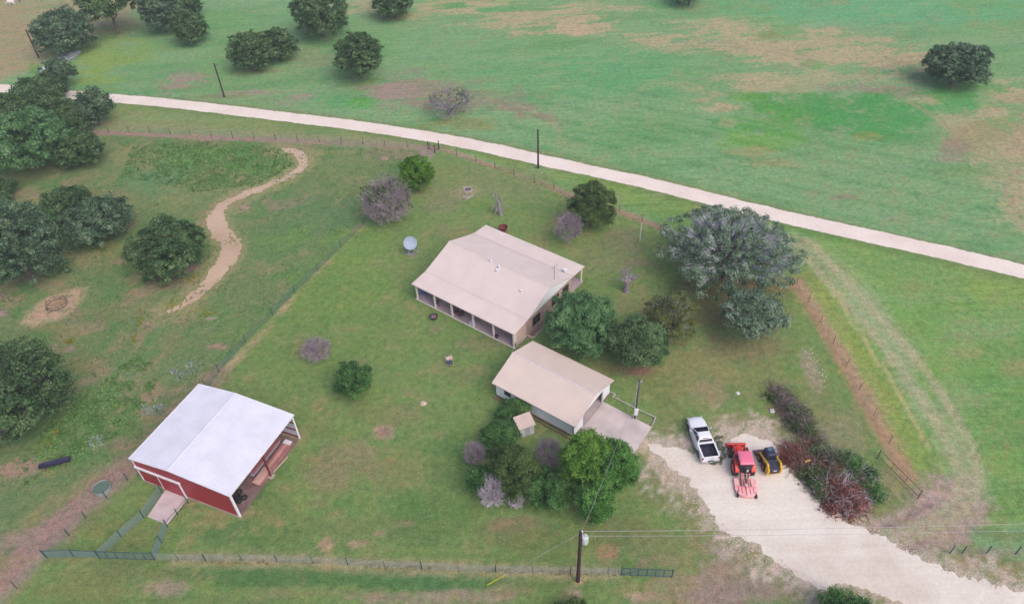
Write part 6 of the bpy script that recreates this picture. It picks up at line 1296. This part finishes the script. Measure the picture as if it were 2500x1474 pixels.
# ---- fire ring, fire bowl, tub
c = gp(1142, 464); t = thing('fire_ring', 'pale stone fire ring in a bare patch behind the house', 'fire ring', (c[0], c[1], 0)); ms_ = mat('ring_stone', (176, 164, 162), .9, .15, 2)
for k in range(14):
    a = k * 2 * math.pi / 14; r = .68; s = MB().box(-.15, .15, -.12, .12, 0, .2 + .04 * math.sin(k * 2.3)).build('stone', ms_, t, bevel=.04); s.location = (math.cos(a) * r, math.sin(a) * r, 0); s.rotation_euler = (0, 0, a + math.pi / 2)
MB().lathe([(.02, .06), (.3, .05), (.56, .02)], 20).build('ash', mat('ash_grey', (104, 98, 104), .95, .3, 3), t)
c = gp(1143, 481); t = thing('stone_slab', 'flat broken stones lying just below the fire ring', 'stones', (c[0], c[1], 0))
for (x, y, a) in ((-.5, .1, .2), (.2, 0, -.3), (.6, .25, .5), (-.1, -.4, .1)): s = MB().prism([(-.28, -.14), (.22, -.18), (.3, .1), (-.2, .16)], 0, .08, 'Z').build('slab', ms_, t); s.location = (x, y, 0); s.rotation_euler = (0, 0, a)
c = gp(1229, 566); t = thing('fire_bowl', 'rusty dark red round steel fire bowl behind the back eave of the house', 'fire bowl', (c[0], c[1], 0)); MRr = mat('rusty_red_steel', (118, 52, 54), .8, .2, 3)
MB().lathe([(.3, .3), (.58, .5), (.66, .9), (.70, .92), (.70, .96), (.62, .95), (.5, .55), (.05, .42)], 24).build('bowl', MRr, t, True); MB().lathe([(.35, 0), (.32, .3), (.3, .32)], 16).build('base', MRr, t, True)
c = gp(1060, 778); t = thing('fire_pit', 'dark round metal fire pit on the lawn in front of the porch', 'fire pit', (c[0], c[1], 0)); MDp = mat('dark_iron', (66, 58, 70), .7, .2, 3)
MB().lathe([(.2, .12), (.42, .2), (.52, .5), (.56, .52), (.5, .55), (.38, .3), (.05, .24)], 20).build('bowl', MDp, t, True)
MB().lathe([(.05, .27), (.3, .31), (.37, .34)], 16).build('ash', mat('warm_ash', (140, 110, 112), .95, .25, 4), t)
for k in range(4): a = k * math.pi / 2 + .4; MB().tube((math.cos(a) * .46, math.sin(a) * .46, 0), (math.cos(a) * .36, math.sin(a) * .36, .3), .03, n=6).build('leg', MDp, t)
# ---- porch furniture
def porch(px, py): q = local(HF, gp(px, py, .15)); return q
def on_porch(name, label, cat, px, py, rz=0, group=None):
    p = gp(px, py, .15); return thing(name, label, cat, (p[0], p[1], .15), HF[2] + rz, group)
def chair(label, px, py, m, rz, group=None, w=.62):
    t = on_porch('porch_chair', label, 'chair', px, py, rz, group)
    MB().box(-w / 2, w / 2, -.3, .28, .38, .45).build('seat', m, t, bevel=.02)
    MB().loft([[(-w / 2, .24, .42), (w / 2, .24, .42), (w / 2, .3, .42), (-w / 2, .3, .42)], [(-w / 2, .42, 1.05), (w / 2, .42, 1.05), (w / 2, .47, 1.05), (-w / 2, .47, 1.05)]]).build('backrest', m, t)
    for x in (-w / 2 + .04, w / 2 - .04):
        for y in (-.26, .24): MB().tube((x, y, 0), (x, y, .4), .028, n=6).build('leg', m, t)
        MB().box(x - .04, x + .04, -.3, .3, .62, .66).build('armrest', m, t)
mbl = mat('blue_grey_chair', (116, 120, 168), .6, .12, 3); mbr = mat('dark_brown_chair', (96, 66, 82), .6, .12, 3)
chair('blue grey chair at the left end of the front porch', 1032, 720, mbl, .5, None, .8)
chair('second blue grey chair set closer to the wall at the left porch end', 1042, 722, mbl, -.2, None, .7)
CG = 'dark brown chairs on the porch'
chair('dark brown chair on the left of the pair in the third porch bay', 1113, 766, mbr, .3, CG); chair('dark brown chair on the right of the pair in the third porch bay', 1125, 773, mbr, -.2, CG)
t = on_porch('porch_table', 'small dark table behind the paired brown chairs on the porch', 'table', 1119, 767); MB().box(-.3, .3, -.25, .25, .45, .5).build('tabletop', mbr, t)
for x in (-.25, .25):
    for y in (-.2, .2): MB().tube((x, y, 0), (x, y, .45), .025, n=6).build('leg', mbr, t)
t = on_porch('barbecue_grill', 'dark barbecue grill standing in the second porch bay', 'grill', 1068, 747, .4)
MB().lathe([(.02, .62), (.26, .66), (.32, .8), (.30, .95), (.15, 1.08), (.02, 1.1)], 16).build('lid', mat('grill_black', (56, 50, 76), .4, .15, 3), t, True)
for k in range(3): a = k * 2.1; MB().tube((math.cos(a) * .32, math.sin(a) * .32, 0), (math.cos(a) * .15, math.sin(a) * .15, .66), .03, n=6).build('leg', MATS['grill_black'], t)
def pot(label, px, py, r, fol=True):
    t = on_porch('flower_pot', label, 'flower pot', px, py, 0, 'porch pots'); MB().lathe([(r * .65, 0), (r, r * 1.5), (r * 1.1, r * 1.55), (r * 1.1, r * 1.75), (r * .85, r * 1.7), (r * .8, r * 1.3), (.02, r * 1.25)], 16).build('pot', mat('dark_pot', (72, 46, 78), .5, .1, 3), t, True)
    if fol:
        rg = np.random.RandomState(int(px)); C_ = rg.normal(0, r * .6, (60, 3)); C_[:, 2] = np.abs(C_[:, 2]) + r * 1.7; V, F = leaves(C_, rg.normal(0, .6, C_.shape) + np.array([0, 0, .7]), np.full(60, .06), rg); mesh_np('plant', V, F, LM['green'], t)
pot('dark round pot on the porch near its right end', 1213, 824, .24, False); pot('dark pot with a small plant at the right porch corner', 1257, 844, .2)
t = on_porch('cushion_box', 'pale box against the fourth porch post', 'box', 1154, 793); MB().box(-.4, .4, -.22, .22, 0, .4).build('box', mat('pale_box', (206, 200, 220), .5, .06), t, bevel=.02); MB().box(-.42, .42, -.24, .24, .4, .45).build('lid', MATS['pale_box'], t)
# ---- stock yard things
c = gp(252, 1196); t = thing('stock_tank', 'round galvanised stock tank with dark green water beside the dirt track', 'stock tank', (c[0], c[1], 0))
MB().lathe([(.86, 0), (.88, .55), (.90, .57), (.90, .60), (.86, .60), (.84, .1), (.84, .05)], 36).build('wall', mat('tank_metal', (150, 158, 160), .5, .12, 2), t, True)
MB().poly([(.835 * math.cos(k * .19635), .835 * math.sin(k * .19635), .5) for k in range(32)]).build('water', mat('tank_water', (96, 116, 104), .45, .1, 2), t)
a = gp(102, 1147); b = gp(176, 1128); t = thing('feed_trough', 'long black feed trough on legs in the weeds left of the barn', 'trough', tuple((a + b) / 2), math.atan2(b[1] - a[1], b[0] - a[0])); L_ = float(np.linalg.norm(a - b)); mt = mat('trough_black', (52, 50, 82), .5, .15, 3)
MB().prism([(-.34, .75), (-.2, .42), (.2, .42), (.34, .75), (.3, .75), (.17, .47), (-.17, .47), (-.3, .75)], -L_ / 2, L_ / 2, 'X').build('trough', mt, t)
for x in (-L_ / 2, L_ / 2): MB().prism([(-.34, .76), (-.2, .41), (.2, .41), (.34, .76)], x - .02, x + .02, 'X').build('end_plate', mt, t)
for x in (-L_ * .35, 0, L_ * .35): MB().tube((x, -.3, 0), (x, -.2, .5), .03, n=6).tube((x, .3, 0), (x, .2, .5), .03, n=6).tube((x, -.22, .42), (x, .22, .42), .025, n=6).build('leg', M_RUST, t)
c = gp(140, 745); t = thing('hay_ring', 'rusty round bale feeder ring lying in a bare tan patch of the pasture', 'hay feeder', (c[0], c[1], 0)); hr = MB()
for z in (.1, .55): hr.path([(1.3 * math.cos(k * .2618), 1.3 * math.sin(k * .2618), z) for k in range(25)], .035, 6)
hr.build('ring', M_RUST, t)
for k in range(12): a = k * math.pi / 6; MB().tube((1.3 * math.cos(a), 1.3 * math.sin(a), .1), (1.3 * math.cos(a), 1.3 * math.sin(a), .55 if k % 2 else .95), .03, n=6).build('bar', M_RUST, t)
rg = np.random.RandomState(5); C_ = np.stack([rg.normal(0, .7, 500), rg.normal(0, .7, 500), np.abs(rg.normal(0, .1, 500)) + .03], 1); V, F = leaves(C_, rg.normal(0, .5, C_.shape) + np.array([0, 0, 1]), np.full(500, .07), rg, .3); mesh_np('straw', V, F, leaf_mat('straw', (176, 154, 118), (204, 184, 146), (220, 204, 168)), t)
# ---- rocks
def rock(label, px, py, r, m, seed, flat=.6, name='boulder', cat='boulder', sx=1.0):
    c = gp(px, py); rg = np.random.RandomState(seed); bm = bmesh.new(); bmesh.ops.create_icosphere(bm, subdivisions=3, radius=1)
    ph = rg.uniform(0, 6, 6)
    for v_ in bm.verts:
        p = v_.co; k = 1 + .16 * math.sin(p.x * 3 + ph[0]) * math.sin(p.y * 3.3 + ph[1]) + .1 * math.sin(p.z * 5 + ph[2]) * math.sin(p.x * 6 + ph[3]) + rg.normal(0, .015); v_.co = Vector((p.x * r * sx * k, p.y * r * k, max(-.1, p.z * r * flat * k)))
    me = bpy.data.meshes.new(name); bm.to_mesh(me); bm.free(); me.materials.append(m); o = link(bpy.data.objects.new(name, me)); o.location = (c[0], c[1], .02); o.rotation_euler = (0, 0, rg.uniform(0, 3)); return tag(o, label, cat)
mrk = mat('blue_grey_rock', (142, 152, 156), .9, .2, 1); mrs = mat('silver_rock', (190, 200, 206), .8, .15, 1)
rock('flat grey boulder at the foot of the leftmost field oak', 163, 142, 2.0, mrk, 1, .45, sx=1.6); rock('smaller grey boulder below the flat one, beside the leftmost field oak', 146, 152, 1.6, mrk, 2, .4, sx=1.5); rock('bright silvery boulder left of the small open oak', 113, 172, 1.3, mrs, 3, .5, sx=1.4)
rock('pale rock lying on the lawn above the bare spot', 1033, 985, .36, mat('pale_rock', (196, 180, 158), .9, .15, 2), 4, .8)
rock('white rock in the grass above the tractor', 1885, 1003, .3, mat('white_rock', (220, 214, 222), .8, .1, 2), 5, .7); rock('small white stone in the grass above the white pickup', 1801, 960, .24, MATS['white_rock'], 6, .7)
# ---- white cattle far off
def cow(label, px, py, rz, seed, graze=True):
    c = gp(px, py); t = thing('cow', label, 'cow', (c[0], c[1], 0), rz, 'white cattle at the top left'); m = mat('white_hide', (226, 214, 218), .8, .06, 2)
    V = []; E = []; R = []
    def v(p, r, par=None):
        V.append(p); R.append(r if isinstance(r, tuple) else (r, r)); i = len(V) - 1
        if par is not None: E.append((par, i))
        return i
    b = v((0, 0, 1.02), (.36, .40)); sh = v((.55, 0, 1.05), (.33, .40), b); ru = v((-.6, 0, 1.08), (.32, .35), b); ts = v((-.85, 0, 1.1), (.2, .2), ru)
    n1 = v((.95, 0, 1.05 if graze else 1.3), (.18, .22), sh); hd = v((1.2, 0, .55 if graze else 1.45), (.13, .14), n1); v((1.38, 0, .2 if graze else 1.32), (.085, .08), hd)
    for s in (-1, 1):
        v((hd and V[hd][0] - .02, s * .24, V[hd][2] + .08), .04, hd)
        a = v((.5, s * .19, .72), .13, sh); k = v((.53, s * .19, .40), .075, a); f = v((.5, s * .19, .08), .055, k); v((.55, s * .19, .03), .06, f)
        a = v((-.62, s * .19, .76), .16, ru); k = v((-.5, s * .19, .56), .10, a); hk = v((-.72, s * .19, .40), .065, k); f = v((-.66, s * .19, .08), .05, hk); v((-.61, s * .19, .03), .06, f)
    q = v((-.98, 0, .95), .035, ts); q2 = v((-1.0, 0, .6), .025, q); v((-1.0, 0, .4), .045, q2)
    me = bpy.data.meshes.new('body'); me.from_pydata(V, E, []); o = link(bpy.data.objects.new('body', me), t); md = o.modifiers.new('skin', 'SKIN'); md.use_smooth_shade = True
    for i, r in enumerate(R): me.skin_vertices[0].data[i].radius = r; me.skin_vertices[0].data[i].use_root = (i == 0)
    s = o.modifiers.new('sub', 'SUBSURF'); s.levels = 1; s.render_levels = 1; me.materials.append(m)
cow('white cow grazing at the left edge of the dry field', 30, 14, rad(185), 1); cow('white cow cut by the top edge, middle of the three', 50, 5, rad(10), 2); cow('white cow at the top edge, rightmost of the three', 101, 3, rad(200), 3, False)
# ---- odds on the lawn
c = gp(1967, 1137); tag(MB().tube((c[0] - .25, c[1], .75), (c[0] + .3, c[1] + .1, .95), .1, .09, 8).build('sawn_log', mat('fresh_cut_wood', (212, 164, 96), .8, .1)), 'pale orange sawn log end showing in the reddish brush', 'log')
